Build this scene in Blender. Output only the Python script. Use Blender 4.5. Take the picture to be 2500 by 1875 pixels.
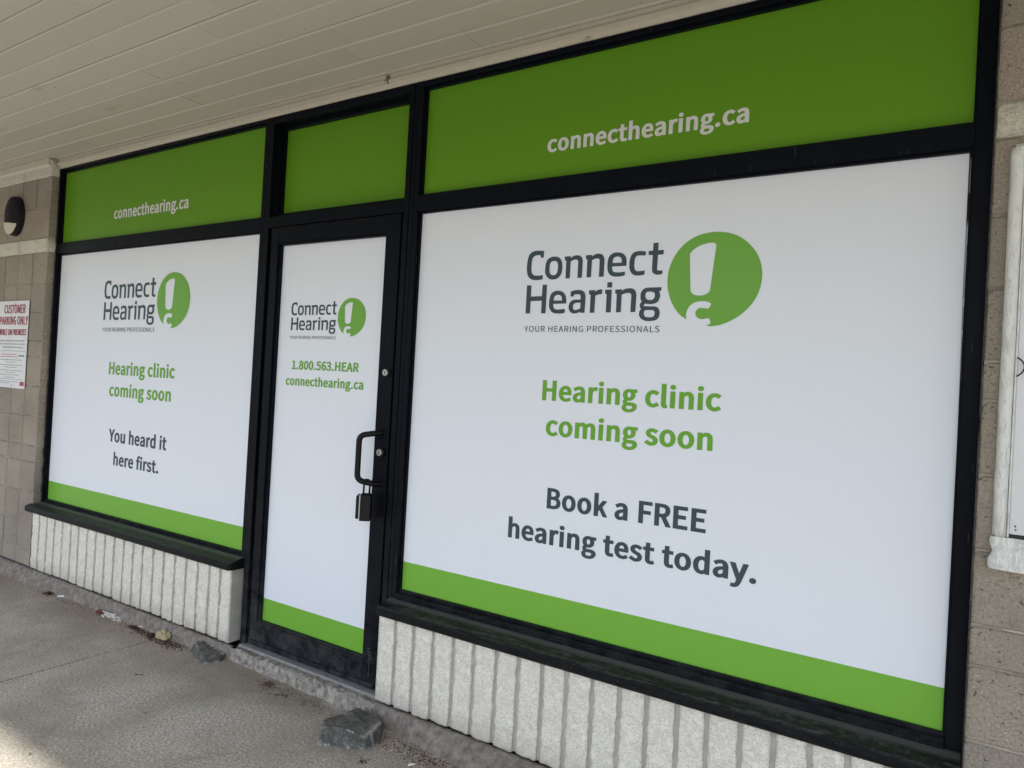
import bpy, bmesh, math, random, json
from mathutils import Vector, Matrix, noise
from mathutils.geometry import tessellate_polygon, delaunay_2d_cdt

for o in list(bpy.data.objects):
    bpy.data.objects.remove(o)
sc = bpy.context.scene
C = sc.collection
R = math.radians
EYE = 1.43                      # camera height above the pavement (metres)

# ------------------------------------------------------------------ camera
cd = bpy.data.cameras.new('camera')
cam = bpy.data.objects.new('camera', cd); C.objects.link(cam)
yaw, pitch, roll = R(-32.68891549), R(0.35025501), R(3.1602563)
fwd = Vector((math.sin(yaw)*math.cos(pitch), math.cos(yaw)*math.cos(pitch), math.sin(pitch)))
rt = Vector((math.cos(yaw), -math.sin(yaw), 0)); up = rt.cross(fwd)
r2 = math.cos(roll)*rt + math.sin(roll)*up; u2 = -math.sin(roll)*rt + math.cos(roll)*up
cam.matrix_world = Matrix(((r2.x, u2.x, -fwd.x, 0), (r2.y, u2.y, -fwd.y, -2.35), (r2.z, u2.z, -fwd.z, EYE), (0, 0, 0, 1)))
cd.sensor_width = 36; cd.sensor_fit = 'HORIZONTAL'; cd.lens = 1733/2500*36
cd.clip_start = 0.05; cd.clip_end = 1500
sc.camera = cam

# ------------------------------------------------------------------ light
SUN_EL, SUN_AZ = 54.3, 18.0     # elevation; azimuth off the facade normal, towards the right
w = bpy.data.worlds.new('World'); sc.world = w; w.use_nodes = True
nt = w.node_tree; nt.nodes.clear()
wo = nt.nodes.new('ShaderNodeOutputWorld'); bg = nt.nodes.new('ShaderNodeBackground')
sky = nt.nodes.new('ShaderNodeTexSky'); sky.sky_type = 'NISHITA'; sky.sun_disc = False
sd = Vector((math.sin(R(SUN_AZ))*math.cos(R(SUN_EL)), -math.cos(R(SUN_AZ))*math.cos(R(SUN_EL)), math.sin(R(SUN_EL))))
sky.sun_elevation = R(SUN_EL); sky.sun_rotation = math.atan2(sd.x, sd.y)
sky.air_density = 1.0; sky.dust_density = 2.2; sky.ozone_density = 1.0
bg.inputs['Strength'].default_value = 0.15
nt.links.new(sky.outputs[0], bg.inputs['Color']); nt.links.new(bg.outputs[0], wo.inputs['Surface'])
sl = bpy.data.lights.new('sun', 'SUN'); sl.energy = 4.0; sl.angle = R(2.0); sl.color = (1.0, 0.965, 0.915)
so = bpy.data.objects.new('sun', sl); C.objects.link(so)
so.rotation_euler = (-sd).to_track_quat('-Z', 'Y').to_euler(); so.location = (3, -8, 9)
sc.view_settings.view_transform = 'Standard'
try: sc.view_settings.look = 'None'
except Exception: pass
sc.view_settings.exposure = 1.06
sc.view_settings.gamma = 1.0; sc.view_settings.use_curve_mapping = False

# ------------------------------------------------------------------ materials
def M(name, col, rough=0.6, spec=0.5, metal=0.0):
    m = bpy.data.materials.new(name); m.use_nodes = True
    b = m.node_tree.nodes['Principled BSDF']
    b.inputs['Base Color'].default_value = (*col, 1); b.inputs['Roughness'].default_value = rough
    b.inputs['Specular IOR Level'].default_value = spec; b.inputs['Metallic'].default_value = metal
    return m, m.node_tree, b
def N(t, k, **kw):
    n = t.nodes.new(k)
    for a, v in kw.items():
        if a in n.inputs: n.inputs[a].default_value = v
        else: setattr(n, a, v)
    return n
def coords(t, scale=(1, 1, 1), kind='Object', rot=(0, 0, 0)):
    c = N(t, 'ShaderNodeTexCoord'); mp = N(t, 'ShaderNodeMapping')
    mp.inputs['Scale'].default_value = scale; mp.inputs['Rotation'].default_value = rot
    if kind == 'World':
        g = N(t, 'ShaderNodeNewGeometry'); t.links.new(g.outputs['Position'], mp.inputs[0])
    else: t.links.new(c.outputs[kind], mp.inputs[0])
    return mp.outputs[0]
def noi(t, vec, scale, detail=4, rough=0.55, dist=0):
    n = N(t, 'ShaderNodeTexNoise', Scale=scale, Detail=detail, Roughness=rough, Distortion=dist)
    t.links.new(vec, n.inputs['Vector']); return n.outputs['Fac']
def ramp(t, fac, stops):
    r = N(t, 'ShaderNodeValToRGB'); e = r.color_ramp.elements
    while len(e) < len(stops): e.new(0.5)
    for i, (p, c) in enumerate(stops):
        e[i].position = p; e[i].color = (*c, 1) if len(c) == 3 else c
    t.links.new(fac, r.inputs[0]); return r.outputs[0]
def mix(t, fac, a, b, mode='MIX'):
    n = N(t, 'ShaderNodeMix', data_type='RGBA', blend_type=mode)
    for i, v in ((0, fac), (6, a), (7, b)):
        if hasattr(v, 'links') or isinstance(v, bpy.types.NodeSocket): t.links.new(v, n.inputs[i])
        else: n.inputs[i].default_value = v if i == 0 else (*v, 1)
    return n.outputs[2]
def math_(t, op, a, b=0.5):
    n = N(t, 'ShaderNodeMath', operation=op)
    for i, v in ((0, a), (1, b)):
        if isinstance(v, bpy.types.NodeSocket): t.links.new(v, n.inputs[i])
        else: n.inputs[i].default_value = v
    return n.outputs[0]
def bump(t, b, h, strength=0.5, dist=0.002, prev=None):
    n = N(t, 'ShaderNodeBump'); n.inputs['Strength'].default_value = strength; n.inputs['Distance'].default_value = dist
    t.links.new(h, n.inputs['Height'])
    if prev: t.links.new(prev, n.inputs['Normal'])
    t.links.new(n.outputs[0], b.inputs['Normal']); return n.outputs[0]
def setc(t, b, out): t.links.new(out, b.inputs['Base Color'])
def objrand(t): return N(t, 'ShaderNodeObjectInfo').outputs['Random']

def mat_paint_block(name, col, crevice_shade):            # painted split-face rib
    m, t, b = M(name, col, 0.62, 0.35)
    v = coords(t, kind='World'); vs = coords(t, (1, 1, 1.5), 'World', (0, 0.7, 0))
    n0 = noi(t, vs, 44, 4, 0.62, 1.2); n1 = math_(t, 'MULTIPLY', math_(t, 'ABSOLUTE', math_(t, 'SUBTRACT', n0, 0.5)), 7.0); n2 = noi(t, v, 9, 3)
    c = ramp(t, n1, [(0.0, crevice_shade), (0.10, tuple(x*.80 for x in col)), (0.25, col), (1, tuple(min(1, x*1.05) for x in col))])  # shade in the crevices of the relief is painted into the colour
    c = mix(t, math_(t, 'MULTIPLY', ramp(t, n2, [(0.45, (0, 0, 0)), (0.8, (1, 1, 1))]), 0.25), c, tuple(x*0.8 for x in col))
    # mud splash close to the pavement
    g = N(t, 'ShaderNodeNewGeometry'); sx = N(t, 'ShaderNodeSeparateXYZ'); t.links.new(g.outputs['Position'], sx.inputs[0])
    hz = math_(t, 'ADD', sx.outputs[2], math_(t, 'MULTIPLY', n2, 0.10))
    c = mix(t, ramp(t, hz, [(0.10, (0.55, 0.55, 0.55)), (0.22, (0, 0, 0))]), c, (0.30, 0.27, 0.22))
    setc(t, b, c); bump(t, b, ramp(t, n1, [(0, (0, 0, 0)), (0.5, (1, 1, 1))]), 0.4, 0.004)
    return m
def mat_cmu(name, base):
    m, t, b = M(name, base, 0.9, 0.25)
    v = coords(t, kind='World'); rnd = objrand(t)
    fine = noi(t, v, 150, 5, 0.8); mid = noi(t, v, 42, 4, 0.7); big = noi(t, v, 3.2, 3, 0.6)
    vo = N(t, 'ShaderNodeTexVoronoi', Scale=230.0); t.links.new(v, vo.inputs['Vector'])
    c = ramp(t, fine, [(0.30, tuple(x*0.25 for x in base)), (0.44, tuple(x*0.72 for x in base)), (0.56, base), (0.70, tuple(min(.8, x*1.45) for x in base))])
    c = mix(t, math_(t, 'MULTIPLY', mid, 0.5), c, tuple(x*0.8 for x in base))
    c = mix(t, ramp(t, vo.outputs['Color'], [(0.95, (0, 0, 0)), (0.96, (.8, .8, .8))]), c, (0.62, 0.58, 0.5))
    pit = ramp(t, noi(t, v, 85, 3, 0.6), [(0.30, (1, 1, 1)), (0.36, (0, 0, 0))])
    c = mix(t, pit, c, tuple(x*0.25 for x in base))
    hue = mix(t, rnd, (0.80, 0.80, 0.80), (1.08, 1.03, 0.98)); c = mix(t, 0.8, c, hue, 'MULTIPLY')
    c = mix(t, math_(t, 'MULTIPLY', ramp(t, big, [(0.42, (0, 0, 0)), (0.72, (1, 1, 1))]), 0.55), c, tuple(x*0.5 for x in base))
    setc(t, b, c)
    hgt = math_(t, 'SUBTRACT', fine, math_(t, 'MULTIPLY', pit, 0.8))
    bump(t, b, hgt, 0.8, 0.003)
    return m
def mat_noise(name, c0, c1, scale=8, rough=0.7, spec=0.4, bs=0.3, bscale=120, bd=0.001, vec='World', vscale=(1, 1, 1)):
    m, t, b = M(name, c0, rough, spec)
    v = coords(t, vscale, vec)
    c = ramp(t, noi(t, v, scale, 5, 0.6), [(0.3, c0), (0.7, c1)])
    setc(t, b, c); bump(t, b, noi(t, v, bscale, 4, 0.6), bs, bd)
    return m
def mat_frame(name, dust):                       # dark anodised / painted aluminium
    m, t, b = M(name, (0.006, 0.008, 0.012), 0.36, 0.07)
    v = coords(t, (1, 1, 1), 'World'); n = noi(t, v, 14, 6, 0.7, 0.4); f = noi(t, v, 190, 5, 0.8)
    sx = N(t, 'ShaderNodeSeparateXYZ'); g = N(t, 'ShaderNodeNewGeometry'); t.links.new(g.outputs['Position'], sx.inputs[0])
    low = ramp(t, sx.outputs[2], [(0.12, (1, 1, 1)), (0.62, (0.12, 0.12, 0.12)), (1.0, (0.03, 0.03, 0.03))])
    nn = N(t, 'ShaderNodeSeparateXYZ'); t.links.new(g.outputs['Normal'], nn.inputs[0])
    upf = ramp(t, nn.outputs[2], [(0.4, (0, 0, 0)), (0.9, (1, 1, 1))])
    k = math_(t, 'MULTIPLY', ramp(t, math_(t, 'ADD', math_(t, 'MULTIPLY', n, 0.6), math_(t, 'MULTIPLY', f, 0.4)), [(0.42, (0, 0, 0)), (0.66, (1, 1, 1))]), low)
    k = math_(t, 'MULTIPLY', k, dust)
    k = math_(t, 'MAXIMUM', k, math_(t, 'MULTIPLY', upf, math_(t, 'MULTIPLY', ramp(t, n, [(0.3, (0.1,)*3), (0.65, (1, 1, 1))]), 0.5)))
    # a few pale scratches
    sc_ = ramp(t, noi(t, coords(t, (60, 60, 3), 'World'), 3.0, 2, 0.5), [(0.735, (0, 0, 0)), (0.75, (1, 1, 1))])
    c = mix(t, k, (0.003, 0.0045, 0.008), (0.070, 0.072, 0.074)); c = mix(t, math_(t, 'MULTIPLY', sc_, 0.35), c, (0.16, 0.16, 0.16))
    setc(t, b, c)
    t.links.new(ramp(t, k, [(0, (0.36,)*3), (1, (0.85,)*3)]), b.inputs['Roughness'])
    bump(t, b, f, 0.12, 0.0006)
    return m

mF = mat_frame('dark_frame_paint', 0.55)
mFd = mat_frame('dusty_dark_frame', 1.0)
def mat_sill():
    m, t, b = M('weathered_black_sill', (0.012, 0.018, 0.016), 0.45, 0.12)
    v = coords(t, (1, 1, 1), 'World'); vs = coords(t, (0.9, 9, 9), 'World')
    n = noi(t, vs, 9, 6, 0.7, 0.3); f = noi(t, v, 60, 5, 0.75, 0.5); sp = noi(t, v, 210, 2, 0.5)
    g = N(t, 'ShaderNodeNewGeometry'); nn = N(t, 'ShaderNodeSeparateXYZ'); t.links.new(g.outputs['Normal'], nn.inputs[0])
    px = N(t, 'ShaderNodeSeparateXYZ'); t.links.new(g.outputs['Position'], px.inputs[0])
    upf = ramp(t, nn.outputs[2], [(0.5, (0, 0, 0)), (0.9, (1, 1, 1))])
    c = mix(t, upf, (0.004, 0.005, 0.007), (0.012, 0.0145, 0.014))
    k = ramp(t, math_(t, 'ADD', math_(t, 'MULTIPLY', n, 0.6), math_(t, 'MULTIPLY', f, 0.4)), [(0.48, (0, 0, 0)), (0.70, (1, 1, 1))])
    kk = math_(t, 'MULTIPLY', k, math_(t, 'ADD', math_(t, 'MULTIPLY', upf, 0.60), 0.12))
    back = ramp(t, math_(t, 'ADD', px.outputs[1], math_(t, 'MULTIPLY', f, 0.02)), [(0, (0, 0, 0)), (1, (1, 1, 1))])
    e = math_(t, 'MULTIPLY', ramp(t, math_(t, 'ADD', math_(t, 'ADD', px.outputs[1], 0.10), math_(t, 'MULTIPLY', f, 0.03)), [(0.042, (0, 0, 0)), (0.062, (1, 1, 1))]), math_(t, 'MULTIPLY', upf, 0.55))
    c = mix(t, math_(t, 'MAXIMUM', kk, e), c, (0.15, 0.153, 0.146))
    c = mix(t, ramp(t, sp, [(0.76, (0, 0, 0)), (0.79, (0.7, 0.7, 0.7))]), c, (0.5, 0.5, 0.48))
    setc(t, b, c); t.links.new(ramp(t, k, [(0, (0.38,)*3), (1, (0.8,)*3)]), b.inputs['Roughness'])
    bump(t, b, f, 0.25, 0.0015)
    return m
mSill = mat_sill()
def mat_vinyl(name, col, rough=0.35, spec=0.18):
    m, t, b = M(name, col, rough, spec)
    v = coords(t, (1, 1, 1), 'World')
    n = noi(t, v, 1.6, 2, 0.5); f = noi(t, v, 26, 3, 0.6)
    c = mix(t, math_(t, 'MULTIPLY', f, 0.06), col, tuple(x*0.8 for x in col)); setc(t, b, c)
    bump(t, b, n, 0.10, 0.01)
    return m
mWhite = mat_vinyl('white_window_film', (0.755, 0.80, 0.865))
mGreen = mat_vinyl('green_window_film', (0.175, 0.430, 0.048))
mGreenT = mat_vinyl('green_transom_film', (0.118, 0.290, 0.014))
mLogoG = mat_vinyl('logo_green_print', (0.165, 0.40, 0.060))
mTextG = mat_vinyl('green_lettering', (0.150, 0.375, 0.040))
mTextD = mat_vinyl('slate_grey_lettering', (0.050, 0.074, 0.088))
mTextW = mat_vinyl('pale_grey_lettering', (0.66, 0.67, 0.66))
mRib = mat_paint_block('pale_painted_split_block', (0.79, 0.765, 0.675), (0.50, 0.485, 0.42))
mRibB = mat_noise('painted_groove', (0.50, 0.485, 0.43), (0.38, 0.37, 0.33), 14, 0.75, 0.3, 0.4, 90, 0.002)
mCMU = mat_cmu('tan_concrete_block', (0.405, 0.36, 0.30))
mBand = mat_paint_block('cream_painted_block', (0.62, 0.60, 0.51), (0.34, 0.32, 0.26))
mMortar = mat_noise('tan_mortar', (0.17, 0.145, 0.115), (0.50, 0.44, 0.36), 11, 0.9, 0.2, 0.6, 200, 0.002)
def mat_soffit():
    m, t, b = M('cream_painted_boards', (0.50, 0.47, 0.38), 0.55, 0.3)
    v = coords(t, (0.35, 6, 1), 'World'); rnd = objrand(t)
    n = noi(t, v, 6, 5, 0.65); w_ = noi(t, coords(t, kind='World'), 2.2, 3, 0.6)
    base = mix(t, rnd, (0.51, 0.50, 0.445), (0.47, 0.465, 0.405))
    c = mix(t, math_(t, 'MULTIPLY', n, 0.25), base, (0.40, 0.38, 0.30))
    c = mix(t, math_(t, 'MULTIPLY', w_, 0.3), c, (0.46, 0.40, 0.34))
    kn = ramp(t, noi(t, coords(t, (0.6, 1.4, 1), 'World'), 6.5, 1, 0.3), [(0.735, (0, 0, 0)), (0.78, (0.32,)*3)])
    c = mix(t, kn, c, (0.26, 0.23, 0.15))
    sp = ramp(t, noi(t, coords(t, (0.5, 1, 1), 'World'), 34, 2, 0.5), [(0.775, (0, 0, 0)), (0.80, (0.8,)*3)])
    c = mix(t, sp, c, (0.10, 0.08, 0.05))
    setc(t, b, c); bump(t, b, n, 0.15, 0.002)
    return m
mSof = mat_soffit()
mTrim = mat_noise('cream_trim_paint', (0.50, 0.46, 0.38), (0.55, 0.50, 0.42), 20, 0.5, 0.35, 0.4, 60, 0.002)
def mat_pavement():
    m, t, b = M('worn_concrete_pavement', (0.25, 0.235, 0.21), 0.88, 0.3)
    v = coords(t, kind='World')
    fine = noi(t, coords(t, (1, 1, 1), 'World', (0, 0, 0.5)), 95, 6, 0.85); mid = noi(t, v, 46, 4, 0.65); big = noi(t, v, 1.9, 4, 0.6, 0.3); b2 = noi(t, v, 6.5, 4, 0.6)
    c = ramp(t, fine, [(0.36, (0.07, 0.062, 0.052)), (0.46, (0.37, 0.345, 0.30)), (0.53, (0.52, 0.485, 0.43)), (0.64, (0.9, 0.86, 0.79))])
    c = mix(t, math_(t, 'MULTIPLY', mid, 0.30), c, (0.33, 0.295, 0.25))
    c = mix(t, math_(t, 'MULTIPLY', ramp(t, big, [(0.36, (1, 1, 1)), (0.60, (0, 0, 0))]), 0.60), c, (0.24, 0.22, 0.17))
    c = mix(t, math_(t, 'MULTIPLY', ramp(t, b2, [(0.55, (0, 0, 0)), (0.75, (1, 1, 1))]), 0.35), c, (0.50, 0.485, 0.45))
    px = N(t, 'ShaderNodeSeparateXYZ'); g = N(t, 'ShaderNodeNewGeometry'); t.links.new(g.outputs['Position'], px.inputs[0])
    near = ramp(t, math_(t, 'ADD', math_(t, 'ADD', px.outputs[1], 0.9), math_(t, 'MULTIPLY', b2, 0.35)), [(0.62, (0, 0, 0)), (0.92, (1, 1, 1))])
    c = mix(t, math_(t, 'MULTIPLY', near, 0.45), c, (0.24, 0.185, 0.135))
    st = noi(t, coords(t, (1, 1, 1), 'World', (0, 0, 1.1)), 3.4, 5, 0.75, 0.8)
    c = mix(t, math_(t, 'MULTIPLY', ramp(t, st, [(0.54, (0, 0, 0)), (0.66, (1, 1, 1))]), 0.28), c, (0.15, 0.138, 0.115))
    sk = ramp(t, noi(t, v, 24, 3, 0.6), [(0.70, (0, 0, 0)), (0.73, (0.75,)*3)])
    c = mix(t, sk, c, (0.06, 0.055, 0.045))
    c = mix(t, 1.0, c, (1.0, 0.985, 0.955), 'MULTIPLY')
    vo = N(t, 'ShaderNodeTexVoronoi', Scale=90.0); t.links.new(v, vo.inputs['Vector'])
    c = mix(t, ramp(t, vo.outputs['Color'], [(0.95, (0, 0, 0)), (0.96, (0.8,)*3)]), c, (0.5, 0.48, 0.44))
    setc(t, b, c)
    p = bump(t, b, fine, 0.9, 0.005)
    bump(t, b, mid, 0.4, 0.004, p)
    return m
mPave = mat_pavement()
mFoot = mat_noise('grey_footing_concrete', (0.13, 0.112, 0.095), (0.32, 0.285, 0.25), 30, 0.9, 0.25, 0.8, 130, 0.004)
mRough = mat_noise('rough_pale_concrete', (0.13, 0.115, 0.095), (0.48, 0.45, 0.40), 38, 0.92, 0.25, 1.0, 70, 0.008)
def mat_rock():
    m, t, b = M('dark_slate_rock', (0.07, 0.07, 0.065), 0.65, 0.3)
    v = coords(t, kind='World'); n = noi(t, v, 30, 6, 0.75, 0.5); f = noi(t, v, 170, 4, 0.75)
    c = ramp(t, math_(t, 'ADD', math_(t, 'MULTIPLY', n, 0.6), math_(t, 'MULTIPLY', f, 0.4)), [(0.36, (0.035, 0.037, 0.034)), (0.50, (0.085, 0.086, 0.078)), (0.66, (0.20, 0.20, 0.182))])
    e = math_(t, 'ABSOLUTE', math_(t, 'SUBTRACT', noi(t, v, 17, 3, 0.6, 0.8), 0.5))
    c = mix(t, ramp(t, e, [(0.0, (0.7,)*3), (0.010, (0, 0, 0))]), c, (0.26, 0.26, 0.24))
    px = N(t, 'ShaderNodeNewGeometry'); pt = ramp(t, px.outputs['Pointiness'], [(0.54, (0, 0, 0)), (0.62, (1, 1, 1))])
    c = mix(t, math_(t, 'MULTIPLY', pt, ramp(t, n, [(0.42, (0, 0, 0)), (0.6, (1, 1, 1))])), c, (0.38, 0.38, 0.35))
    setc(t, b, c); bump(t, b, math_(t, 'ADD', n, math_(t, 'MULTIPLY', f, 0.5)), 0.5, 0.004)
    return m
mRock = mat_rock()
mRockE = mat_noise('pale_rock_edge', (0.20, 0.21, 0.20), (0.36, 0.36, 0.33), 30, 0.7, 0.4, 0.6, 90, 0.003, 'Object')
mAsph = mat_noise('asphalt', (0.11, 0.11, 0.105), (0.16, 0.155, 0.145), 3, 0.9, 0.3, 0.6, 60, 0.01)
mPatch = mat_noise('pale_lime_deposit', (0.52, 0.51, 0.48), (0.34, 0.33, 0.30), 90, 0.95, 0.2, 1.0, 90, 0.006)
mAlu = mat_noise('worn_aluminium', (0.30, 0.30, 0.29), (0.14, 0.14, 0.135), 40, 0.5, 0.5, 0.3, 90, 0.001, 'World', (1, 8, 8))
mBlk = M('gloss_black_metal', (0.004, 0.004, 0.005), 0.30, 0.22)[0]
mBlkP = M('matt_black_plastic', (0.006, 0.007, 0.009), 0.5, 0.2)[0]
mSilv = M('silver_plastic', (0.55, 0.56, 0.57), 0.35, 0.5)[0]
mCyl = M('brushed_lock_metal', (0.42, 0.42, 0.41), 0.35, 0.5, 0.7)[0]
mLamp = mat_noise('dark_bronze_housing', (0.010, 0.009, 0.011), (0.015, 0.014, 0.015), 20, 0.6, 0.15, 0.2, 200, 0.001)
mLens = M('frosted_lamp_lens', (0.55, 0.52, 0.40), 0.5, 0.5)[0]
mSign = mat_noise('white_sign_panel', (0.74, 0.75, 0.76), (0.66, 0.67, 0.68), 6, 0.5, 0.4, 0.1, 30, 0.001)
mRed = M('red_sign_print', (0.40, 0.025, 0.045), 0.5)[0]
mInk = M('black_sign_print', (0.03, 0.028, 0.03), 0.5)[0]
mGInk = M('grey_sign_print', (0.12, 0.12, 0.125), 0.5)[0]
def mat_case():
    m, t, b = M('scuffed_white_enamel', (0.70, 0.71, 0.68), 0.4, 0.45)
    v = coords(t, kind='World'); n = noi(t, coords(t, (4, 4, 1), 'World'), 22, 6, 0.75, 0.6); f = noi(t, v, 75, 5, 0.8, 1.2); q = noi(t, v, 5, 3)
    c = mix(t, ramp(t, math_(t, 'MULTIPLY', n, math_(t, 'ADD', q, 0.5)), [(0.46, (0, 0, 0)), (0.62, (0.65,)*3)]), (0.72, 0.73, 0.70), (0.42, 0.42, 0.38))
    c = mix(t, ramp(t, f, [(0.63, (0, 0, 0)), (0.67, (0.85,)*3)]), c, (0.08, 0.08, 0.075))
    setc(t, b, c); bump(t, b, n, 0.3, 0.003)
    return m
mCase = mat_case()
mPanel = mat_noise('white_case_panel', (0.70, 0.71, 0.72), (0.64, 0.65, 0.66), 5, 0.35, 0.4, 0.1, 40, 0.001)
mLeaf = mat_noise('dry_leaf_litter', (0.20, 0.155, 0.105), (0.07, 0.05, 0.035), 90, 0.9, 0.2, 0.8, 120, 0.003, 'Object')
mDirt = mat_noise('dark_brown_dirt', (0.045, 0.028, 0.020), (0.10, 0.062, 0.045), 70, 0.95, 0.2, 1.0, 120, 0.004)
mFoam = mat_noise('yellowed_foam', (0.50, 0.44, 0.26), (0.38, 0.33, 0.19), 60, 0.9, 0.2, 1.0, 80, 0.004, 'Object')
mButt = M('white_paper', (0.75, 0.74, 0.72), 0.8, 0.2)[0]
mPeb = M('pale_pebble', (0.60, 0.58, 0.54), 0.8, 0.3)[0]
mRust = mat_noise('rust_brown_bark', (0.16, 0.06, 0.035), (0.09, 0.035, 0.025), 60, 0.9, 0.2, 0.8, 90, 0.003, 'Object')
mWood = mat_noise('brown_twig', (0.07, 0.055, 0.042), (0.035, 0.028, 0.02), 60, 0.9)
mInt = M('dim_interior_paint', (0.35, 0.35, 0.34), 0.8, 0.2)[0]
gm, gt, gb = M('window_glass', (1, 1, 1), 0.0, 0.5); gb.inputs['Transmission Weight'].default_value = 1.0; gb.inputs['IOR'].default_value = 1.45
mGlass = gm

# ------------------------------------------------------------------ helpers
def wl(o):
    v = Vector((0, 0, 0))
    while o: v += o.location; o = o.parent
    return v
def tag(o, label=None, cat=None, group=None, kind=None):
    for k, v in (('label', label), ('category', cat), ('group', group), ('kind', kind)):
        if v: o[k] = v
    return o
def empty(name, loc, label=None, cat=None, group=None, kind=None, parent=None):
    o = bpy.data.objects.new(name, None); C.objects.link(o); o.empty_display_size = 0.05
    if parent: o.parent = parent; o.location = Vector(loc)-wl(parent)
    else: o.location = loc
    return tag(o, label, cat, group, kind)
def obj(name, verts, faces, mat, parent=None, smooth=False, origin=None):
    """verts in world metres (pavement z=0); the object's origin sits at its own centre"""
    if origin is None:
        lo = [min(v[i] for v in verts) for i in range(3)]; hi = [max(v[i] for v in verts) for i in range(3)]
        origin = Vector([(lo[i]+hi[i])/2 for i in range(3)])
    me = bpy.data.meshes.new(name)
    me.from_pydata([tuple(Vector(v)-origin) for v in verts], [], faces); me.update()
    if mat: me.materials.append(mat)
    if smooth:
        for p in me.polygons: p.use_smooth = True
    o = bpy.data.objects.new(name, me); C.objects.link(o)
    if parent: o.parent = parent; o.location = origin-wl(parent)
    else: o.location = origin
    return o
def bmobj(name, bm, mat, parent=None, smooth=False):
    bmesh.ops.recalc_face_normals(bm, faces=bm.faces[:])
    bm.verts.ensure_lookup_table(); bm.verts.index_update()
    vs = [tuple(v.co) for v in bm.verts]; fs = [[v.index for v in f.verts] for f in bm.faces]; bm.free()
    return obj(name, vs, fs, mat, parent, smooth)
def bm_box(bm, x0, x1, y0, y1, z0, z1, bev=0.0, seg=1):
    r = bmesh.ops.create_cube(bm, size=1.0)
    for v in r['verts']:
        v.co = Vector((x0+(v.co.x+.5)*(x1-x0), y0+(v.co.y+.5)*(y1-y0), z0+(v.co.z+.5)*(z1-z0)))
    if bev > 0:
        es = {e for v in r['verts'] for e in v.link_edges}
        bmesh.ops.bevel(bm, geom=list(es), offset=bev, segments=seg, affect='EDGES', profile=0.7)
def box(name, x0, x1, y0, y1, z0, z1, mat, parent=None, bev=0.0015, seg=1):
    """x, y in metres, z relative to the eye height"""
    bm = bmesh.new(); bm_box(bm, x0, x1, y0, y1, z0+EYE, z1+EYE, bev, seg)
    return bmobj(name, bm, mat, parent)
def sheet(name, x0, x1, y, z0, z1, mat, parent):
    return obj(name, [(x0, y, z0+EYE), (x1, y, z0+EYE), (x1, y, z1+EYE), (x0, y, z1+EYE)], [(0, 1, 2, 3)], mat, parent)
def prism(name, prof, x0, x1, mat, parent=None):
    """profile of (y, z) points (z relative to the eye), extruded along x"""
    n = len(prof)
    vs = [(x0, y, z+EYE) for y, z in prof]+[(x1, y, z+EYE) for y, z in prof]
    bm = bmesh.new(); bv = [bm.verts.new(v) for v in vs]
    bm.faces.new(bv[:n]); bm.faces.new(bv[n:][::-1])
    for i in range(n): bm.faces.new((bv[i], bv[(i+1) % n], bv[n+(i+1) % n], bv[n+i]))
    return bmobj(name, bm, mat, parent)
def tube(name, pts, r, mat, parent=None, seg=10, cap=True, r1=None):
    pts = [Vector(p) for p in pts]; vs = []; fs = []; n = len(pts); pu = None
    for i, p in enumerate(pts):
        d = (pts[min(i+1, n-1)]-pts[max(i-1, 0)]).normalized()
        if pu is None: pu = Vector((0, 0, 1)) if abs(d.z) < 0.9 else Vector((1, 0, 0))
        s = d.cross(pu).normalized(); pu = s.cross(d).normalized()
        rr = r if r1 is None else r+(r1-r)*i/(n-1)
        for k in range(seg):
            a = 2*math.pi*k/seg; vs.append(p+s*math.cos(a)*rr+pu*math.sin(a)*rr)
    for i in range(n-1):
        for k in range(seg): fs.append((i*seg+k, i*seg+(k+1) % seg, (i+1)*seg+(k+1) % seg, (i+1)*seg+k))
    if cap: fs.append(tuple(range(seg))[::-1]); fs.append(tuple((n-1)*seg+k for k in range(seg)))
    return obj(name, vs, fs, mat, parent, True)
def arc_path(pts, rad, n=5):
    out = [Vector(pts[0])]
    for i in range(1, len(pts)-1):
        p = Vector(pts[i]); a = (Vector(pts[i-1])-p).normalized(); b = (Vector(pts[i+1])-p).normalized()
        p0 = p+a*rad; p1 = p+b*rad
        for k in range(n+1):
            t = k/n; out.append(p0*(1-t)**2+p*2*t*(1-t)+p1*t*t)
    out.append(Vector(pts[-1])); return out

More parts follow.
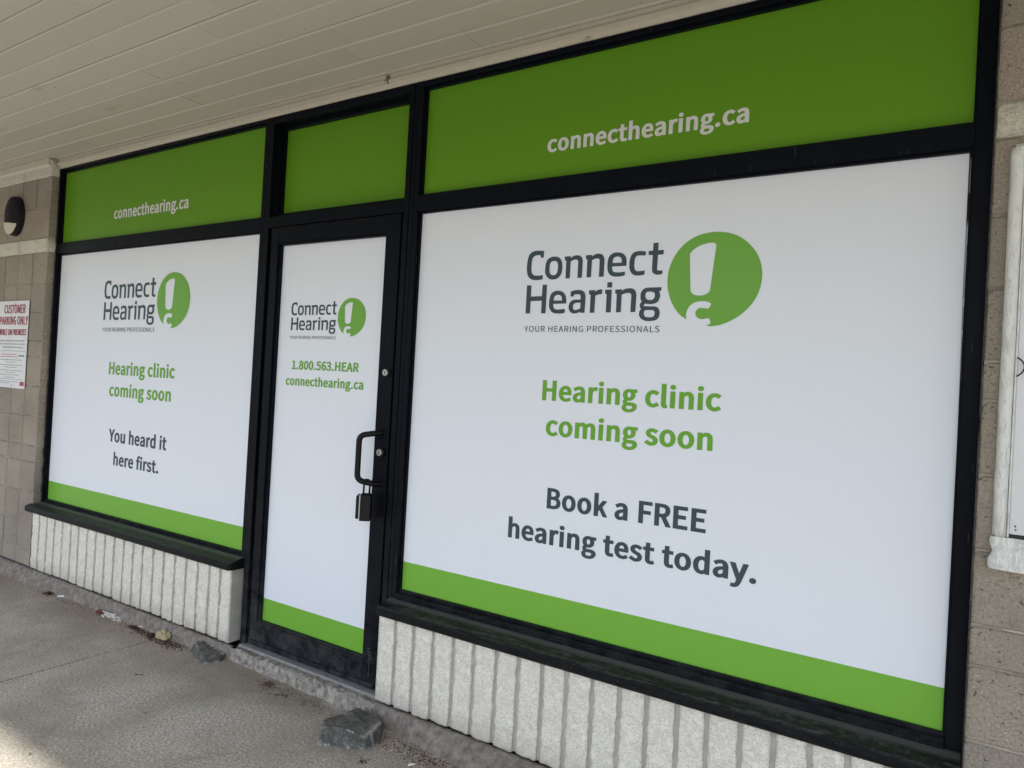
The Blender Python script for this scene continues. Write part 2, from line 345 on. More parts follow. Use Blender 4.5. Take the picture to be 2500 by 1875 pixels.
# ------------------------------------------------------------------ lettering
GL = json.loads('{"A":[554,[[4,0,88,0,153,204,397,204,461,0,550,0,323,667,229,667],[174,270,207,373,241,485,273,599,277,599,309,485,344,373,376,270]]],"B":[598,[[92,0,304,0,407,12,487,49,539,110,557,196,547,257,519,304,476,336,421,355,421,360,463,381,494,415,513,457,519,504,502,579,455,630,382,658,289,667,92,667],[176,384,176,601,279,601,347,595,397,576,426,543,436,493,427,448,399,413,348,392,275,384],[176,67,176,319,292,319,370,312,427,290,462,252,474,198,462,140,426,99,369,75,292,67]]],"C":[581,[[343,-12,404,-5,458,13,506,43,548,84,502,137,468,106,432,82,392,67,347,62,261,81,195,136,154,222,139,336,154,448,197,533,264,587,350,605,390,601,426,588,458,568,486,543,532,597,498,628,456,654,406,672,349,679,231,655,137,587,75,478,53,333,75,188,136,79,228,12]]],"D":[626,[[92,0,262,0,396,23,493,89,552,194,573,336,552,478,492,581,394,645,259,667,92,667],[176,69,176,599,251,599,354,582,428,531,472,448,486,336,472,223,428,139,354,87,251,69]]],"E":[536,[[92,0,486,0,486,72,176,72,176,315,429,315,429,387,176,387,176,596,476,596,476,667,92,667]]],"F":[503,[[92,0,176,0,176,300,431,300,431,371,176,371,176,596,476,596,476,667,92,667]]],"G":[627,[[354,-12,418,-6,474,10,522,35,560,66,560,346,340,346,340,276,482,276,482,101,450,80,409,67,362,62,267,81,197,136,154,222,139,336,155,448,200,533,270,587,361,605,407,600,446,587,478,567,505,543,551,597,518,627,475,653,422,672,359,679,236,655,140,587,76,478,53,333,75,188,138,79,233,12]]],"H":[663,[[92,0,176,0,176,315,487,315,487,0,572,0,572,667,487,667,487,388,176,388,176,667,92,667]]],"I":[267,[[92,0,176,0,176,667,92,667]]],"K":[588,[[92,0,176,0,176,211,290,348,491,0,584,0,343,414,553,667,457,667,178,332,176,332,176,667,92,667]]],"L":[494,[[92,0,468,0,468,72,176,72,176,667,92,667]]],"M":[739,[[92,0,168,0,168,370,164,468,157,566,160,566,214,414,340,67,397,67,523,414,576,566,580,566,573,468,569,370,569,0,647,0,647,667,546,667,419,310,396,241,372,171,369,171,320,310,193,667,92,667]]],"N":[658,[[92,0,171,0,171,350,168,456,161,559,165,559,237,421,480,0,566,0,566,667,486,667,486,320,490,214,498,109,493,109,421,247,178,667,92,667]]],"O":[675,[[338,-12,453,12,543,82,602,191,623,336,602,480,543,588,453,656,338,679,223,656,132,588,74,480,53,336,74,191,132,82,223,12],[338,62,256,81,193,136,153,223,139,336,153,448,193,533,256,587,338,605,419,587,482,533,522,448,536,336,522,223,482,136,419,81]]],"P":[576,[[92,0,176,0,176,266,286,266,386,278,464,316,514,380,532,472,514,564,463,624,384,657,282,667,92,667],[176,334,176,599,271,599,348,593,404,572,437,533,448,472,437,410,405,367,352,342,275,334]]],"R":[578,[[176,350,176,599,288,599,357,593,408,573,439,536,450,481,439,423,408,383,357,359,288,350],[458,0,553,0,383,292,445,316,492,355,523,410,533,481,516,568,468,626,394,658,300,667,92,667,92,0,176,0,176,283,296,283]]],"S":[543,[[277,-12,371,3,442,43,488,103,503,178,493,243,464,291,420,328,366,356,271,397,232,414,196,437,170,467,160,509,169,549,194,579,234,599,285,605,329,601,369,589,405,569,437,543,481,597,442,630,395,656,342,673,285,679,201,666,134,629,90,574,75,503,87,438,119,390,163,356,210,331,306,289,350,269,386,245,409,214,418,170,408,126,381,92,337,70,278,62,226,68,178,85,133,111,94,145,44,86,91,46,146,15,208,-5]]],"T":[545,[[230,0,315,0,315,596,517,596,517,667,28,667,28,596,230,596]]],"U":[656,[[329,-12,423,3,499,51,550,140,568,275,568,667,487,667,487,273,475,173,441,107,391,72,329,62,267,72,218,107,185,173,173,273,173,667,89,667,89,275,107,140,158,51,234,3]]],"V":[523,[[214,0,311,0,523,667,438,667,330,306,299,196,266,86,262,86,229,196,198,306,89,667,1,667]]],"W":[799,[[165,0,265,0,364,402,398,554,401,554,434,402,535,0,637,0,775,667,695,667,623,304,586,87,581,87,533,304,441,667,363,667,271,304,224,87,220,87,180,304,110,667,24,667]]],"Y":[483,[[199,0,283,0,283,259,484,667,397,667,311,479,279,406,244,332,240,332,175,479,88,667,-1,667,199,259]]],"Z":[549,[[46,0,506,0,506,72,149,72,502,617,502,667,77,667,77,596,398,596,46,51]]],"a":[513,[[198,-12,242,-6,285,9,324,32,361,59,364,59,371,0,440,0,440,304,430,388,400,452,346,493,269,507,211,501,158,486,113,465,75,442,107,385,150,411,200,430,255,438,305,427,336,399,352,360,357,313,221,289,126,252,72,199,54,128,65,69,95,25,140,-2],[221,56,187,60,159,74,141,98,134,134,145,177,183,212,252,239,357,258,357,120,322,92,289,72,256,60]]],"b":[563,[[301,-12,383,6,451,58,498,142,516,255,503,359,466,438,404,489,320,507,278,502,238,487,200,465,164,438,168,526,168,725,84,725,84,0,150,0,157,51,161,51,206,17,254,-4],[288,58,251,63,210,79,168,109,168,370,213,406,257,429,299,437,359,424,400,387,423,329,430,254,419,172,389,110,344,72]]],"c":[464,[[279,-12,322,-8,364,5,403,24,439,50,402,107,369,82,329,64,286,57,224,71,175,109,144,169,133,247,145,324,177,385,226,423,289,437,325,432,357,417,387,394,429,449,401,471,368,490,330,502,285,507,194,490,118,439,67,357,47,247,65,137,114,56,187,6]]],"d":[564,[[252,-12,295,-6,335,9,371,31,402,58,405,58,412,0,481,0,481,725,397,725,397,534,401,450,369,474,337,492,302,503,262,507,181,489,113,437,66,355,48,247,63,137,104,56,168,5],[270,58,213,71,170,108,143,168,134,248,145,325,176,385,221,423,277,437,317,432,357,415,397,385,397,126,366,96,335,75,304,62]]],"e":[504,[[284,-12,346,-5,400,13,446,38,417,94,379,73,338,59,293,55,229,67,178,102,144,156,129,228,462,228,466,275,453,371,415,444,353,491,269,507,186,489,116,437,66,355,47,247,66,138,116,56,191,6],[128,287,145,352,177,401,220,430,270,441,322,431,361,401,385,353,393,287]]],"f":[296,[[30,427,97,427,97,0,180,0,180,427,285,427,285,494,180,494,180,573,185,615,198,645,219,664,250,670,278,667,306,656,324,721,286,732,241,736,177,725,132,693,106,641,97,574,97,494,30,490]]],"g":[513,[[250,-228,354,-214,433,-176,483,-122,501,-56,490,-4,457,33,404,54,329,61,231,61,190,65,163,76,149,93,145,115,149,139,160,158,177,174,212,161,249,157,321,169,378,203,417,257,431,329,425,369,411,404,391,431,492,431,492,494,320,494,289,503,249,507,179,495,120,459,80,404,65,330,70,288,85,251,105,221,129,198,129,194,110,178,92,156,79,131,75,102,81,67,96,40,119,21,119,16,88,-7,65,-34,51,-64,46,-96,61,-152,103,-193,168,-219],[249,213,209,221,176,245,153,282,145,330,153,379,176,416,209,438,249,446,291,438,324,416,347,379,355,330,347,282,324,245,290,221],[262,-170,202,-164,157,-147,129,-120,119,-84,124,-55,141,-27,169,0,203,-6,233,-7,319,-7,362,-11,393,-21,412,-41,419,-70,408,-107,376,-139,327,-162]]],"h":[553,[[84,0,168,0,168,359,202,392,234,415,267,429,302,434,345,427,374,403,391,362,396,302,396,0,479,0,479,313,470,396,442,457,395,494,328,507,280,501,238,483,199,456,164,424,168,526,168,725,84,725]]],"i":[250,[[84,0,168,0,168,494,84,494],[126,596,148,600,166,611,177,629,181,652,177,674,166,691,148,702,126,706,103,702,86,691,75,674,71,652,75,629,86,611,103,600]]],"k":[503,[[84,0,166,0,166,130,259,239,403,0,493,0,307,295,472,494,379,494,169,234,166,234,166,725,84,725]]],"l":[259,[[171,-12,199,-10,219,-5,208,59,190,57,179,61,171,72,168,93,168,725,84,725,84,98,89,52,104,17,131,-4]]],"m":[843,[[84,0,168,0,168,359,200,392,232,416,262,430,291,434,332,427,361,403,378,362,383,302,383,0,466,0,466,359,511,401,552,426,591,434,632,427,660,403,677,362,683,302,683,0,766,0,766,313,756,396,729,457,682,494,616,507,572,500,531,481,491,451,452,412,433,452,405,482,367,500,316,507,273,501,233,482,196,456,162,422,160,422,152,494,84,494]]],"n":[555,[[84,0,168,0,168,359,202,392,234,415,267,429,302,434,345,427,374,403,391,362,396,302,396,0,479,0,479,313,470,396,442,457,395,494,328,507,280,501,237,482,198,456,162,422,160,422,152,494,84,494]]],"o":[552,[[276,-12,363,6,435,56,486,137,504,247,486,357,435,439,363,490,276,507,189,490,116,439,66,357,47,247,66,137,116,56,189,6],[276,57,217,71,172,109,143,169,133,247,143,324,172,385,217,423,276,437,334,423,380,385,409,324,420,247,409,169,380,109,334,71]]],"r":[353,[[84,0,168,0,168,318,195,371,226,406,259,426,291,432,317,430,340,424,355,496,331,505,302,507,262,500,225,479,191,447,162,404,160,404,152,494,84,494]]],"s":[426,[[213,-12,290,0,346,31,381,78,392,135,379,194,344,235,296,263,242,285,202,301,168,318,144,341,136,371,141,398,158,421,187,437,228,442,269,437,305,421,340,399,380,451,349,473,312,490,271,503,227,507,154,496,101,466,68,422,56,367,69,312,102,273,149,245,200,224,241,208,277,188,303,163,313,130,307,100,289,75,259,59,216,53,174,57,137,69,102,88,69,112,29,56,68,29,112,8,161,-7]]],"t":[343,[[239,-12,270,-9,301,-2,330,6,314,69,287,60,258,56,221,62,198,80,185,110,181,150,181,427,316,427,316,494,181,494,181,634,112,634,103,494,25,490,25,427,98,427,98,153,106,85,129,33,172,0]]],"u":[553,[[229,-12,276,-5,318,13,356,41,391,77,394,77,401,0,470,0,470,494,387,494,387,144,353,106,321,80,289,65,253,60,211,68,182,91,166,132,160,191,160,494,76,494,76,181,86,98,113,37,161,1]]],"y":[474,[[92,-213,157,-200,208,-164,247,-109,277,-42,462,494,381,494,292,220,252,80,248,80,198,220,98,494,12,494,210,-1,199,-38,181,-81,157,-114,126,-137,88,-145,68,-142,50,-137,34,-203,60,-210]]],".":[253,[[127,-12,150,-7,169,6,182,25,187,51,182,77,169,97,150,110,127,115,103,110,84,97,71,77,66,51,71,25,84,6,103,-7]]],",":[253,[[68,-173,124,-141,165,-98,192,-44,201,17,196,58,183,89,160,108,131,115,107,111,87,99,73,81,68,56,73,32,86,14,106,2,129,-2,139,-1,133,-40,115,-74,86,-102,48,-124]]],"0":[505,[[253,-12,339,10,404,75,446,183,461,336,446,487,404,594,339,658,253,679,167,658,102,594,60,487,46,336,60,183,102,75,167,10],[253,56,201,72,161,122,135,210,126,336,135,461,161,548,201,598,253,614,305,598,345,548,371,461,381,336,371,210,345,122,305,72]]],"1":[505,[[80,0,446,0,446,69,312,69,312,667,249,667,210,648,164,632,110,620,110,567,229,567,229,69,80,69]]],"3":[505,[[239,-12,323,1,392,39,437,98,454,178,443,241,413,290,368,326,313,348,313,352,362,376,399,411,423,457,432,513,417,583,376,635,315,668,237,679,182,673,134,657,90,632,51,600,96,547,126,573,159,594,195,607,234,612,281,604,317,583,339,550,347,506,337,456,306,415,249,389,162,379,162,315,260,305,324,278,359,236,370,181,360,130,332,91,289,66,234,57,182,64,138,81,101,105,69,134,26,80,64,45,110,16,169,-4]]],"5":[505,[[239,-12,320,3,390,48,439,120,457,217,441,312,398,378,334,417,256,430,219,426,186,417,156,403,173,596,424,596,424,667,100,667,78,356,123,328,159,349,194,362,234,367,291,357,335,327,362,279,372,215,361,149,331,100,286,68,230,57,177,63,133,80,97,103,66,131,25,76,62,44,109,16,167,-4]]],"6":[505,[[274,-12,348,4,409,48,451,116,466,205,453,297,416,362,357,401,280,414,241,409,201,393,163,368,129,334,145,465,182,550,236,597,301,611,341,605,377,587,407,560,454,611,424,638,388,660,346,674,298,679,205,660,126,597,71,485,51,319,68,174,115,71,185,9],[131,268,165,307,200,333,234,348,267,352,320,342,357,312,380,266,387,205,378,143,354,95,319,65,274,54,218,68,175,109,145,176]]],"8":[505,[[255,-12,340,1,406,38,448,93,463,160,454,222,429,270,393,307,351,336,351,340,382,369,410,406,431,451,440,502,427,572,391,628,333,664,257,677,184,665,126,631,88,577,74,508,81,459,101,417,129,383,164,354,164,350,119,320,80,279,52,228,42,166,58,95,102,38,169,1],[300,362,243,387,195,417,162,456,149,508,157,552,179,586,213,608,256,615,303,606,339,581,361,544,369,497,364,461,351,426,330,393],[256,50,200,59,156,85,126,124,116,173,122,219,141,259,171,295,208,324,275,295,331,263,370,221,384,163,375,117,349,82,309,58]]],"9":[505,[[214,-12,304,9,382,74,436,190,456,362,439,501,392,600,321,659,231,679,158,664,97,620,55,551,40,462,53,372,90,306,148,266,224,253,266,259,306,275,344,301,378,334,361,204,324,118,272,72,211,57,169,63,131,81,98,108,53,56,83,29,120,8,163,-7],[377,404,343,363,307,336,272,320,238,315,186,325,148,355,126,402,118,462,127,525,151,573,187,604,232,614,289,601,333,561,362,495]]],"$":[505,[[227,-112,287,-112,287,-9,352,11,402,48,433,101,444,168,400,290,302,357,204,411,159,493,167,534,187,565,220,585,262,592,300,588,331,577,359,559,386,534,431,584,401,611,369,633,331,650,287,659,287,761,227,761,227,658,166,639,120,603,90,552,79,489,124,378,221,314,319,255,363,162,356,119,334,86,298,65,249,57,204,63,163,77,126,98,92,125,53,67,89,39,131,16,178,-2,227,-11]]]," ":[204,[]]}')
